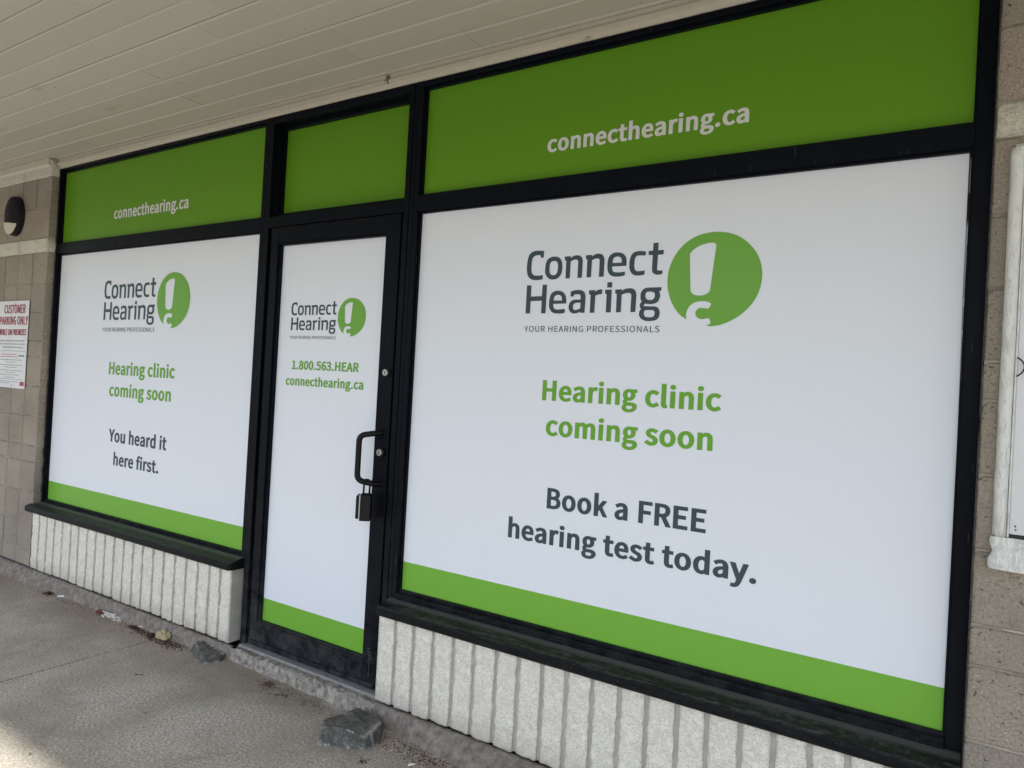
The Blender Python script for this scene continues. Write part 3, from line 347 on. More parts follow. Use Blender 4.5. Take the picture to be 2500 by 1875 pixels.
LOGO = json.loads('[["C",[-13942,5352,-13943,5093,-14070,5096,-14096,5195,-14123,5198,-14163,5201,-14204,5201,-14246,5199,-14290,5194,-14331,5182,-14366,5164,-14398,5139,-14424,5109,-14443,5076,-14456,5038,-14465,4995,-14471,4942,-14473,4883,-14474,4826,-14475,4772,-14474,4719,-14471,4670,-14467,4625,-14460,4583,-14448,4545,-14430,4512,-14408,4483,-14382,4458,-14355,4439,-14324,4424,-14289,4413,-14250,4407,-14206,4406,-14153,4406,-14080,4408,-13998,4412,-13940,4415,-13940,4260,-13984,4252,-14047,4242,-14112,4234,-14177,4231,-14244,4232,-14308,4237,-14368,4248,-14425,4263,-14477,4286,-14526,4318,-14570,4358,-14606,4402,-14632,4452,-14649,4506,-14662,4561,-14671,4612,-14676,4664,-14679,4718,-14680,4776,-14680,4837,-14677,4901,-14669,4971,-14658,5043,-14644,5108,-14628,5162,-14610,5208,-14585,5248,-14551,5284,-14512,5315,-14469,5339,-14424,5356,-14374,5367,-14320,5374,-14258,5376,-14191,5375,-14125,5371,-14056,5365,-13989,5357]],["o",[-13452,5106,-13398,5101,-13345,5091,-13297,5075,-13255,5051,-13216,5021,-13184,4987,-13158,4949,-13138,4908,-13123,4863,-13113,4814,-13108,4761,-13105,4710,-13102,4663,-13102,4617,-13105,4571,-13111,4524,-13120,4477,-13135,4433,-13156,4393,-13183,4355,-13214,4322,-13249,4294,-13289,4269,-13333,4251,-13383,4238,-13438,4232,-13492,4231,-13543,4235,-13593,4245,-13640,4262,-13685,4288,-13727,4321,-13764,4356,-13793,4393,-13817,4433,-13835,4475,-13845,4520,-13849,4568,-13851,4617,-13852,4664,-13852,4710,-13848,4758,-13842,4807,-13834,4857,-13820,4904,-13801,4947,-13777,4987,-13747,5022,-13710,5051,-13666,5075,-13619,5092,-13566,5103,-13508,5107]],["o*",[-13441,4940,-13410,4934,-13383,4922,-13359,4907,-13340,4887,-13324,4862,-13311,4834,-13302,4803,-13297,4769,-13293,4732,-13292,4691,-13293,4648,-13297,4605,-13303,4561,-13313,4517,-13325,4479,-13342,4451,-13362,4428,-13386,4412,-13417,4401,-13453,4395,-13487,4394,-13519,4398,-13549,4406,-13576,4419,-13601,4438,-13623,4462,-13640,4492,-13650,4531,-13656,4575,-13660,4621,-13662,4668,-13662,4717,-13660,4762,-13654,4802,-13645,4838,-13631,4869,-13612,4895,-13587,4915,-13557,4929,-13521,4938,-13479,4942]],["n",[-13018,5085,-12765,5082,-12759,5019,-12733,5035,-12695,5059,-12655,5078,-12615,5092,-12573,5102,-12530,5107,-12487,5106,-12444,5101,-12403,5090,-12365,5073,-12330,5050,-12301,5022,-12281,4988,-12266,4948,-12256,4907,-12250,4882,-12248,4855,-12248,4783,-12248,4617,-12249,4406,-12250,4254,-12436,4252,-12436,4417,-12437,4644,-12440,4817,-12442,4881,-12445,4892,-12454,4899,-12471,4918,-12494,4934,-12520,4944,-12549,4947,-12581,4945,-12618,4939,-12666,4924,-12719,4904,-12756,4889,-12757,4252,-12941,4251,-12946,4921,-13008,4931]],["n2",[-12128,5085,-11876,5084,-11871,5022,-11847,5039,-11813,5064,-11778,5085,-11745,5099,-11712,5110,-11674,5116,-11630,5118,-11583,5115,-11539,5106,-11499,5092,-11462,5072,-11430,5045,-11405,5009,-11385,4966,-11371,4920,-11363,4885,-11360,4848,-11359,4770,-11359,4607,-11360,4404,-11361,4257,-11555,4259,-11554,4423,-11554,4648,-11554,4821,-11556,4885,-11559,4897,-11568,4903,-11585,4920,-11607,4933,-11634,4941,-11665,4944,-11700,4943,-11739,4937,-11785,4922,-11834,4903,-11869,4888,-11872,4256,-12058,4256,-12061,4928,-12123,4938]],["e",[-10485,4616,-11038,4615,-11039,4600,-11040,4577,-11039,4552,-11035,4525,-11029,4496,-11019,4470,-11006,4448,-10988,4429,-10965,4414,-10936,4404,-10901,4398,-10862,4394,-10818,4391,-10770,4391,-10716,4393,-10648,4398,-10575,4404,-10523,4409,-10525,4276,-10563,4267,-10618,4254,-10679,4244,-10744,4239,-10815,4236,-10882,4239,-10941,4246,-10996,4259,-11045,4276,-11086,4299,-11122,4328,-11153,4361,-11178,4401,-11199,4446,-11215,4492,-11225,4540,-11230,4590,-11233,4642,-11234,4700,-11233,4760,-11228,4818,-11219,4871,-11206,4920,-11188,4964,-11166,5002,-11138,5034,-11106,5061,-11067,5083,-11024,5100,-10977,5112,-10925,5118,-10870,5119,-10817,5115,-10765,5107,-10715,5094,-10670,5077,-10630,5055,-10595,5028,-10564,4998,-10539,4964,-10519,4927,-10503,4888,-10493,4845,-10488,4799,-10484,4754,-10483,4703,-10484,4652]],["e*",[-11033,4741,-11033,4761,-11033,4790,-11030,4821,-11022,4855,-11010,4891,-10995,4920,-10974,4938,-10950,4949,-10924,4957,-10897,4964,-10868,4967,-10837,4966,-10802,4960,-10765,4949,-10734,4933,-10711,4913,-10695,4887,-10683,4857,-10677,4817,-10675,4772,-10675,4740]],["c",[-9764,5085,-9770,4948,-9842,4953,-9941,4959,-10023,4961,-10068,4958,-10097,4949,-10119,4934,-10141,4910,-10156,4880,-10168,4844,-10175,4799,-10178,4748,-10179,4699,-10180,4652,-10180,4608,-10176,4566,-10169,4529,-10159,4495,-10146,4466,-10128,4442,-10106,4423,-10082,4410,-10063,4402,-10042,4400,-10004,4400,-9930,4404,-9840,4411,-9775,4416,-9776,4272,-9810,4265,-9858,4256,-9911,4249,-9970,4244,-10034,4243,-10094,4248,-10147,4262,-10195,4282,-10239,4311,-10278,4348,-10312,4393,-10339,4441,-10356,4492,-10367,4546,-10372,4602,-10375,4659,-10373,4717,-10368,4774,-10361,4833,-10350,4892,-10333,4945,-10308,4992,-10277,5033,-10240,5066,-10199,5090,-10152,5105,-10102,5115,-10048,5120,-9991,5119,-9933,5115,-9871,5106,-9808,5094]],["t",[-9502,5370,-9309,5373,-9312,5104,-9106,5105,-9107,4950,-9312,4946,-9314,4813,-9317,4629,-9318,4488,-9317,4433,-9314,4422,-9307,4416,-9297,4403,-9283,4396,-9258,4391,-9211,4390,-9153,4391,-9112,4392,-9115,4269,-9142,4262,-9181,4252,-9223,4246,-9267,4245,-9315,4247,-9359,4255,-9399,4272,-9436,4296,-9466,4325,-9485,4347,-9497,4374,-9504,4444,-9507,4603,-9506,4804,-9505,4950,-9660,4959,-9661,5095,-9503,5103]],["H",[-14629,4039,-14426,4039,-14426,3602,-13931,3605,-13924,4040,-13726,4040,-13730,2941,-13929,2941,-13927,3428,-14425,3425,-14426,2946,-14631,2944]],["e3",[-12854,3303,-13408,3298,-13409,3279,-13409,3251,-13406,3224,-13400,3198,-13391,3171,-13377,3147,-13357,3125,-13333,3104,-13304,3089,-13274,3081,-13241,3078,-13187,3078,-13092,3084,-12977,3093,-12894,3100,-12892,2954,-12927,2946,-12978,2935,-13034,2927,-13093,2924,-13158,2924,-13221,2927,-13282,2932,-13342,2940,-13397,2957,-13446,2984,-13491,3020,-13527,3060,-13555,3104,-13574,3152,-13588,3201,-13596,3251,-13598,3302,-13597,3355,-13594,3410,-13588,3466,-13578,3520,-13567,3574,-13552,3627,-13529,3672,-13499,3710,-13461,3741,-13419,3765,-13370,3781,-13315,3791,-13261,3795,-13207,3795,-13153,3790,-13101,3778,-13052,3757,-13007,3728,-12967,3696,-12935,3661,-12909,3622,-12888,3581,-12873,3536,-12863,3489,-12856,3441,-12853,3390,-12853,3339]],["e3*",[-13400,3425,-13400,3445,-13399,3474,-13395,3504,-13387,3534,-13375,3565,-13357,3592,-13331,3611,-13298,3625,-13265,3634,-13232,3639,-13197,3640,-13164,3635,-13133,3623,-13105,3606,-13082,3585,-13067,3562,-13058,3536,-13051,3509,-13047,3477,-13044,3444,-13043,3420]],["a",[-12683,3749,-12649,3759,-12599,3773,-12547,3785,-12498,3793,-12447,3798,-12394,3800,-12337,3797,-12278,3790,-12226,3779,-12181,3761,-12142,3739,-12111,3711,-12088,3678,-12073,3640,-12063,3598,-12055,3565,-12051,3527,-12051,3449,-12054,3288,-12060,3087,-12064,2942,-12237,2944,-12243,2987,-12271,2974,-12312,2955,-12355,2939,-12400,2928,-12447,2921,-12494,2919,-12539,2925,-12583,2936,-12623,2954,-12658,2980,-12689,3013,-12713,3049,-12730,3089,-12739,3132,-12743,3175,-12739,3219,-12729,3262,-12715,3300,-12697,3334,-12675,3363,-12649,3387,-12621,3405,-12589,3419,-12553,3429,-12516,3435,-12474,3437,-12428,3439,-12367,3439,-12300,3439,-12253,3439,-12253,3470,-12253,3515,-12256,3553,-12262,3579,-12270,3600,-12285,3616,-12307,3628,-12334,3636,-12370,3641,-12424,3641,-12486,3637,-12531,3635,-12551,3556,-12686,3563]],["a*",[-12249,3319,-12292,3321,-12352,3322,-12406,3320,-12447,3314,-12482,3304,-12510,3290,-12530,3271,-12543,3248,-12552,3222,-12559,3194,-12561,3163,-12559,3135,-12552,3111,-12541,3089,-12524,3072,-12503,3061,-12476,3054,-12446,3052,-12411,3056,-12372,3065,-12336,3076,-12301,3089,-12270,3105,-12248,3115]],["r",[-11920,3776,-11665,3773,-11659,3714,-11633,3734,-11595,3762,-11550,3783,-11491,3792,-11426,3795,-11379,3796,-11388,3625,-11424,3622,-11475,3617,-11525,3609,-11573,3596,-11621,3579,-11654,3568,-11662,2940,-11846,2938,-11852,3611,-11918,3622]],["i",[-11266,3775,-11004,3774,-11003,2946,-11198,2944,-11202,3618,-11265,3626]],["idot",[-11194,4043,-10999,4043,-11001,3851,-11193,3853]],["n4",[-10869,3770,-10612,3776,-10608,3716,-10584,3732,-10548,3754,-10508,3773,-10465,3786,-10416,3797,-10367,3802,-10314,3804,-10259,3801,-10210,3791,-10167,3775,-10130,3752,-10100,3722,-10076,3682,-10058,3635,-10045,3588,-10040,3558,-10039,3528,-10041,3456,-10042,3296,-10045,3094,-10048,2949,-10236,2944,-10234,3110,-10233,3339,-10233,3514,-10236,3578,-10242,3588,-10252,3594,-10268,3612,-10288,3626,-10314,3635,-10346,3639,-10384,3637,-10428,3631,-10489,3617,-10557,3597,-10605,3582,-10608,2946,-10796,2944,-10802,3618,-10865,3622]],["g",[-9117,3804,-9121,3684,-9197,3666,-9186,3641,-9169,3604,-9158,3566,-9153,3529,-9152,3490,-9158,3449,-9171,3405,-9189,3360,-9212,3321,-9237,3292,-9267,3269,-9303,3251,-9349,3237,-9401,3227,-9452,3222,-9500,3220,-9546,3223,-9590,3227,-9633,3232,-9673,3238,-9701,3243,-9713,3230,-9728,3211,-9737,3194,-9738,3180,-9734,3168,-9724,3158,-9712,3153,-9696,3149,-9668,3147,-9625,3145,-9571,3143,-9516,3142,-9460,3141,-9403,3141,-9351,3138,-9309,3131,-9272,3122,-9240,3108,-9212,3088,-9188,3063,-9168,3035,-9153,3004,-9142,2968,-9135,2932,-9133,2893,-9136,2853,-9142,2815,-9153,2778,-9169,2743,-9191,2712,-9219,2686,-9253,2665,-9296,2648,-9354,2635,-9421,2627,-9486,2623,-9549,2623,-9610,2627,-9667,2637,-9719,2654,-9768,2676,-9809,2703,-9844,2735,-9872,2772,-9892,2809,-9903,2844,-9905,2880,-9903,2914,-9897,2947,-9887,2979,-9876,3006,-9860,3028,-9842,3046,-9830,3058,-9843,3071,-9862,3089,-9878,3111,-9886,3136,-9892,3164,-9893,3190,-9891,3213,-9886,3235,-9876,3255,-9858,3277,-9835,3297,-9819,3311,-9834,3332,-9854,3364,-9870,3400,-9878,3441,-9882,3487,-9882,3532,-9881,3572,-9876,3612,-9864,3649,-9844,3687,-9817,3723,-9786,3752,-9753,3772,-9716,3785,-9678,3795,-9649,3801,-9619,3803,-9554,3804,-9415,3805,-9242,3804]],["g*",[-9525,3660,-9490,3657,-9453,3652,-9421,3644,-9396,3632,-9376,3616,-9361,3597,-9351,3576,-9346,3552,-9346,3525,-9349,3493,-9356,3458,-9368,3428,-9385,3406,-9407,3388,-9433,3375,-9463,3366,-9495,3362,-9529,3363,-9562,3366,-9597,3375,-9627,3388,-9651,3409,-9671,3435,-9686,3461,-9695,3487,-9698,3513,-9698,3540,-9694,3570,-9686,3600,-9675,3625,-9658,3640,-9638,3649,-9614,3656,-9587,3660,-9557,3661]],["g*",[-9646,3009,-9576,3012,-9485,3011,-9412,3006,-9375,2999,-9356,2988,-9342,2973,-9330,2950,-9323,2923,-9321,2895,-9323,2866,-9329,2836,-9339,2810,-9354,2791,-9372,2776,-9398,2766,-9435,2759,-9478,2756,-9521,2756,-9566,2758,-9610,2764,-9647,2774,-9673,2790,-9691,2811,-9706,2833,-9716,2858,-9723,2886,-9724,2912,-9720,2938,-9712,2964,-9700,2984,-9691,2997,-9679,3005]],["bubble",[-8167,2674,-8212,2701,-8277,2740,-8350,2788,-8418,2845,-8482,2912,-8546,2988,-8608,3072,-8664,3158,-8714,3249,-8760,3346,-8801,3444,-8835,3539,-8862,3630,-8883,3718,-8898,3806,-8909,3898,-8915,3996,-8916,4098,-8912,4200,-8901,4299,-8884,4395,-8860,4489,-8831,4581,-8795,4674,-8752,4767,-8702,4862,-8647,4954,-8585,5040,-8518,5120,-8443,5197,-8364,5267,-8284,5331,-8200,5387,-8114,5436,-8025,5479,-7936,5515,-7845,5545,-7752,5568,-7659,5586,-7566,5598,-7474,5605,-7383,5607,-7291,5605,-7198,5597,-7102,5586,-7004,5571,-6907,5550,-6811,5522,-6717,5488,-6625,5448,-6534,5402,-6446,5348,-6360,5285,-6275,5214,-6195,5139,-6123,5064,-6058,4990,-6001,4915,-5949,4838,-5903,4758,-5863,4676,-5828,4590,-5799,4504,-5775,4419,-5756,4336,-5743,4254,-5735,4171,-5732,4085,-5733,3994,-5740,3899,-5752,3805,-5769,3712,-5792,3622,-5820,3533,-5853,3446,-5892,3362,-5936,3281,-5985,3202,-6040,3126,-6100,3053,-6167,2980,-6240,2910,-6317,2844,-6395,2783,-6474,2729,-6556,2679,-6638,2635,-6719,2595,-6799,2559,-6878,2527,-6956,2500,-7031,2479,-7105,2463,-7178,2452,-7247,2446,-7309,2443,-7366,2443,-7419,2448,-7463,2454,-7495,2458,-7469,2467,-7433,2481,-7395,2496,-7367,2512,-7349,2526,-7338,2540,-7332,2557,-7331,2576,-7339,2602,-7354,2632,-7372,2662,-7387,2684,-7396,2698,-7401,2706,-7410,2710,-7432,2710,-7471,2705,-7522,2693,-7577,2682,-7627,2679,-7671,2684,-7713,2695,-7751,2711,-7784,2730,-7812,2755,-7835,2786,-7853,2819,-7864,2851,-7867,2882,-7863,2913,-7854,2943,-7841,2970,-7826,2993,-7806,3014,-7783,3032,-7757,3045,-7728,3054,-7697,3058,-7663,3059,-7626,3058,-7582,3053,-7532,3043,-7486,3034,-7449,3030,-7427,3032,-7415,3037,-7407,3047,-7397,3061,-7383,3084,-7368,3114,-7356,3144,-7348,3168,-7344,3183,-7344,3193,-7349,3201,-7361,3212,-7383,3226,-7412,3241,-7447,3256,-7484,3268,-7523,3277,-7566,3284,-7612,3288,-7660,3289,-7713,3286,-7770,3281,-7827,3272,-7879,3258,-7927,3240,-7973,3217,-8015,3190,-8052,3159,-8084,3123,-8112,3082,-8136,3039,-8155,2996,-8170,2952,-8181,2907,-8187,2863,-8190,2821,-8188,2779,-8181,2736,-8172,2699]],["bubble*",[-8162,4840,-8161,4899,-8155,4926,-8145,4938,-8128,4958,-8105,4989,-8076,5021,-8041,5052,-8001,5082,-7953,5112,-7899,5140,-7841,5167,-7785,5189,-7730,5207,-7675,5221,-7621,5232,-7569,5241,-7518,5246,-7468,5249,-7422,5248,-7384,5246,-7356,5242,-7336,5235,-7320,5225,-7307,5213,-7294,5198,-7285,5182,-7278,5161,-7274,5136,-7273,5115,-7273,5096,-7277,5059,-7284,4985,-7296,4859,-7312,4695,-7330,4515,-7346,4343,-7362,4168,-7377,3985,-7391,3820,-7403,3698,-7409,3637,-7412,3620,-7416,3620,-7426,3612,-7443,3590,-7465,3568,-7491,3546,-7520,3528,-7553,3513,-7590,3500,-7630,3489,-7671,3482,-7714,3478,-7759,3478,-7805,3481,-7847,3486,-7888,3496,-7928,3508,-7964,3523,-7995,3540,-8019,3560,-8039,3581,-8054,3605,-8067,3630,-8075,3645,-8080,3656,-8083,3681,-8088,3740,-8096,3846,-8106,3987,-8116,4141,-8125,4289,-8136,4437,-8148,4591,-8158,4732]]]')
def contours(ch, dx, dy):
    out = []
    for s in GL[ch][1]:
        P = [(s[i], s[i+1]) for i in range(0, len(s), 2)]
        Q = [P[i] for i in range(len(P)) if P[i] != P[i-1]]
        n = len(Q); o = []
        for i in range(n):
            a, p, b = Q[i-1], Q[i], Q[(i+1) % n]
            e1 = Vector((p[0]-a[0], p[1]-a[1])).normalized(); e2 = Vector((b[0]-p[0], b[1]-p[1])).normalized()
            n1 = Vector((e1.y, -e1.x)); n2 = Vector((e2.y, -e2.x)); m_ = n1+n2
            m_ = m_/max(0.55, (1+n1.dot(n2))) if m_.length > 0.2 else n1
            o.append((p[0]+m_.x*dx, p[1]+m_.y*dy))
        out.append(o)
    return out
def inside(p, poly):
    c = False; n = len(poly)
    for i in range(n):
        a = poly[i]; b = poly[i-1]
        if (a[1] > p[1]) != (b[1] > p[1]) and p[0] < (b[0]-a[0])*(p[1]-a[1])/(b[1]-a[1])+a[0]: c = not c
    return c
def fill(conts, vs, fs, fn):
    """triangulate contours (outer loops with their holes) and append, mapped by fn(x, y) -> world point"""
    outer = []; holes = []
    for i, c in enumerate(conts):
        k = sum(inside(c[0], d) for j, d in enumerate(conts) if j != i)
        (holes if k % 2 else outer).append(c)
    for o in outer:
        grp = [o]+[h for h in holes if inside(h[0], o)]
        pl = [[Vector((x, y, 0)) for x, y in c] for c in grp]
        flat = [p for c in grp for p in c]; base = len(vs)
        vs.extend(fn(x, y) for x, y in flat)
        for t in tessellate_polygon(pl):
            a, b, c = (flat[i] for i in t)
            ar = (b[0]-a[0])*(c[1]-a[1])-(b[1]-a[1])*(c[0]-a[0])
            if abs(ar) < 1e-9: continue
            fs.append(tuple(base+i for i in (t if ar > 0 else t[::-1])))
def wind(p, poly):
    w_ = 0; n = len(poly)
    for i in range(n):
        a = poly[i-1]; b = poly[i]
        if a[1] <= p[1] < b[1] or b[1] <= p[1] < a[1]:
            x = a[0]+(p[1]-a[1])*(b[0]-a[0])/(b[1]-a[1])
            if x > p[0]: w_ += 1 if b[1] > a[1] else -1
    return w_
CACHE = {}
def glyph_tris(ch, dx, dy):
    k = (ch, dx, dy)
    if k not in CACHE:
        cs = contours(ch, dx, dy); V = []; E_ = []
        for c in cs:
            b0 = len(V); V += [Vector(p) for p in c]; E_ += [(b0+i, b0+(i+1) % len(c)) for i in range(len(c))]
        tris = []
        if V:
            r_ = delaunay_2d_cdt(V, E_, [], 0, 1e-5)
            V2 = [(v.x, v.y) for v in r_[0]]
            for f in r_[2]:
                cx_ = sum(V2[i][0] for i in f)/len(f); cy_ = sum(V2[i][1] for i in f)/len(f)
                if sum(wind((cx_, cy_), c) for c in cs) > 0: tris.append(tuple(f))
        else: V2 = []
        CACHE[k] = (V2, tris)
    return CACHE[k]
def text(s, x0, x1, zb, zt, ref, y, mat, parent, bold=(40, 25), track=0, name='lettering', slant=0.0, sh=(0, 0)):
    pen = 0; items = []; lo, hi = 1e9, -1e9; dx, dy = bold
    for ch in s:
        cs = contours(ch, dx, dy)
        for c in cs:
            for p in c: lo = min(lo, p[0]+pen); hi = max(hi, p[0]+pen)
        items.append((pen, ch)); pen += GL[ch][0]+max(0, dx)*1.05+track
    top = max(p[1] for c in contours(ref, 0, 0) for p in c)
    kz = (zt-zb)/(top+2*dy); kx = (x1-x0)/(hi-lo)
    vs = []; fs = []
    for pn, cs in items:
        V2, T2 = glyph_tris(cs, dx, dy); k0 = len(vs)
        vs.extend((x0+(a+pn-lo)*kx+sh[0]+slant*(b*kz), y, zb+(b+dy)*kz+EYE+sh[1]) for a, b in V2)
        fs.extend(tuple(k0+i for i in t) for t in T2)
    return obj(name, vs, fs, mat, parent)
LX0, LZ0 = -1.4631, 0.2941
def logo(x0, z0, kx, kz, y, parent):
    """traced wordmark and bubble; (x0, z0) is the lower left corner of the H"""
    groups = {}
    for n, pts in LOGO:
        key = 'logo_bubble' if n.startswith('bubble') else 'logo_lettering'
        nm = n.rstrip('*')
        c = [((pts[i]/10000-LX0)*kx+x0, (pts[i+1]/10000-LZ0)*kz+z0) for i in range(0, len(pts), 2)]
        groups.setdefault(key, {}).setdefault(nm, []).append(c)
    for key, g in groups.items():
        vs = []; fs = []
        for nm, cs in g.items():
            fill(cs, vs, fs, lambda a, b: (a, y, b+EYE))
        obj(key, vs, fs, mLogoG if key == 'logo_bubble' else mTextD, parent)

# ================================================================== setting
# asphalt, kerb and pavement
obj('parking_lot', [(-300, -600, -0.15), (300, -600, -0.15), (300, 60, -0.15), (-300, 60, -0.15)], [(0, 1, 2, 3)], mAsph)['kind'] = 'structure'
pv = empty('pavement', (0, -1.6, 0), kind='structure')
jx = [-14.2, -8.15, -3.56, 1.02, 5.6, 10.2]
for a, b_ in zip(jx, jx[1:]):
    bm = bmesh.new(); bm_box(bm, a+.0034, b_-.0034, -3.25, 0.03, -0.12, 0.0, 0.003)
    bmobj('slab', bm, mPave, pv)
bm = bmesh.new(); bm_box(bm, -14.2, 10.2, -3.42, -3.254, -0.4, 0.0, 0.02, 2); tag(bmobj('kerb', bm, mPave), kind='structure')
bm = bmesh.new(); bm_box(bm, -14.1, 10.1, -3.24, 0.1, -0.14, -0.030); tag(bmobj('pavement_base', bm, mDirt), kind='structure')

# footing: strip of concrete under the walls and broken slope at the door
def foot_y(x):
    pts = [(-9, -.15), (-5.3, -.15), (-4.6, -.125), (-3.9, -.118), (-3.2, -.112), (-3.0, -.085), (-2.5, -.095), (-2.1, -.105), (-1.9, -.125), (-1.65, -.165), (-1.3, -.205), (0.2, -.26), (3, -.27)]
    for (a, ya), (b, yb) in zip(pts, pts[1:]):
        if a <= x <= b: return ya+(yb-ya)*(x-a)/(b-a)
    return -.15
def footing(name, x0, x1, ytop, ztop, mat, rough, seed, rows=9):
    nx = int((x1-x0)/0.016); vs = []; fs = []
    for i in range(nx+1):
        x = x0+(x1-x0)*i/nx; yf = foot_y(x)+0.012*noise.noise(Vector((x*9, seed, 0)))
        for j in range(rows+1):
            t = j/rows
            if t < .3: y = ytop+(-.088-ytop)*t/.3 if ytop > -.08 else ytop-.006*t/.3; z = ztop
            else:
                s = (t-.3)/.7; y0 = -.088 if ytop > -.08 else ytop-.006
                y = y0+(yf-y0)*s; z = ztop*(1-s**1.25)-.004*s
            n = noise.noise(Vector((x*38, y*60+z*60, seed)))+.5*noise.noise(Vector((x*90, y*120+z*120, seed+3)))
            y -= rough*n*.6*(0 if j == 0 else 1); z += rough*n*(0.3 if j == 0 else 1)*(0.4 if j == rows else 1)
            vs.append((x, y, z))
    for i in range(nx):
        for j in range(rows):
            a = i*(rows+1)+j; fs.append((a, a+1, a+rows+2, a+rows+1))
    o = obj(name, vs, fs, mat, None, True); o['kind'] = 'structure'; return o
footing('footing_left', -9.0, -3.02, -.072, .070, mFoot, .004, 1)
footing('footing_doorway', -3.02, -2.055, -.030, .064, mRough, .013, 5, 12)
footing('footing_right', -2.055, 3.0, -.072, .070, mFoot, .0035, 9)

# ------------------------------------------------------------------ soffit
sof = empty('soffit', (-3, -1.4, EYE+1.36), kind='structure')
random.seed(4)
PJ = [-.064, -.19, -.324, -.462, -.592, -.718, -.846, -.973, -1.101]
while PJ[-1] > -2.70: PJ.append(PJ[-1]-.1285)
PJ = [0.06]+PJ
fixed = {2: [-3.354, .2], 3: [-2.15, -6.2], 5: [-2.622], 6: [-2.405], 1: [-4.6, -1.7]}
def plank(x0, x1, ya, yb, dz):
    g = .0011; c = .0046; z = 1.36+dz; k = .007
    prof = [(ya-g, z+.016), (ya-g, z+c), (ya-g-k, z), (yb+g+k, z), (yb+g, z+c), (yb+g, z+.016)]
    return prism('plank', prof, x0+.0006, x1-.0006, mSof, sof)
for i in range(len(PJ)-1):
    js = set(fixed.get(i, []))
    x = -9.6+random.uniform(0, 2.2)
    while x < 3.4:
        if all(abs(x-q) > 1.0 for q in fixed.get(i, [])): js.add(x)
        x += random.uniform(2.2, 3.7)
    xs = [-9.6]+sorted(q for q in js if -9.4 < q < 3.3)+[3.6]
    for a, b_ in zip(xs, xs[1:]): plank(a, b_, PJ[i], PJ[i+1], random.uniform(-.0009, .0009))
tag(box('canopy_deck', -9.6, 3.6, -2.80, 0.3, 1.378, 1.62, mFoot, None, 0), kind='structure')
fa = empty('canopy_fascia', (-3, -2.85, EYE+1.2), 'cream boarded fascia hanging along the outer edge of the canopy', 'fascia')
box('fascia_board', -9.6, 3.6, -2.86, -2.81, 1.17, 1.78, mTrim, fa, .004)
prism('drip_edge', [(-2.862, 1.79), (-2.862, 1.74), (-2.885, 1.735), (-2.885, 1.79)], -9.6, 3.6, mFoot, fa)
# moulding between soffit and frame, in lengths
mo = empty('eaves_moulding', (-3, -.05, EYE+1.32), 'cream painted moulding strip between soffit boards and shopfront head', 'moulding')
def mould(x0, x1, dz=0):
    prism('cove_strip', [(-.052, 1.334+dz), (-.056, 1.330+dz), (-.056, 1.317+dz), (-.050, 1.3145+dz), (-.02, 1.3145+dz), (-.02, 1.358), (-.046, 1.358), (-.046, 1.334+dz)], x0, x1, mTrim, mo)
mould(-5.165, -4.62); mould(-4.618, -2.232, .001); mould(-2.205, .03, -.0005)
vs = []; fs = []; nx = 260
for i in range(nx+1):
    x = -5.165+(5.195)*i/nx; w_ = .0016*noise.noise(Vector((x*6, 2, 0)))+.0008*noise.noise(Vector((x*40, 3, 0)))
    vs += [(x, -.049, EYE+1.3145), (x, -.030, EYE+1.3015+w_), (x, .02, EYE+1.3015+w_)]
for i in range(nx): fs += [(3*i, 3*i+3, 3*i+4, 3*i+1), (3*i+1, 3*i+4, 3*i+5, 3*i+2)]
obj('caulk_bevel', vs, fs, mTrim, mo)
# moulding above the left pier
prism('cove_strip', [(-.098, 1.357), (-.098, 1.318), (-.084, 1.306), (-.08, 1.306), (-.08, 1.357)], -9.0, -5.185, mTrim, mo)
prism('cove_strip', [(-.098, 1.357), (-.098, 1.318), (-.084, 1.306), (-.08, 1.306), (-.08, 1.357)], .032, 3.4, mTrim, mo)

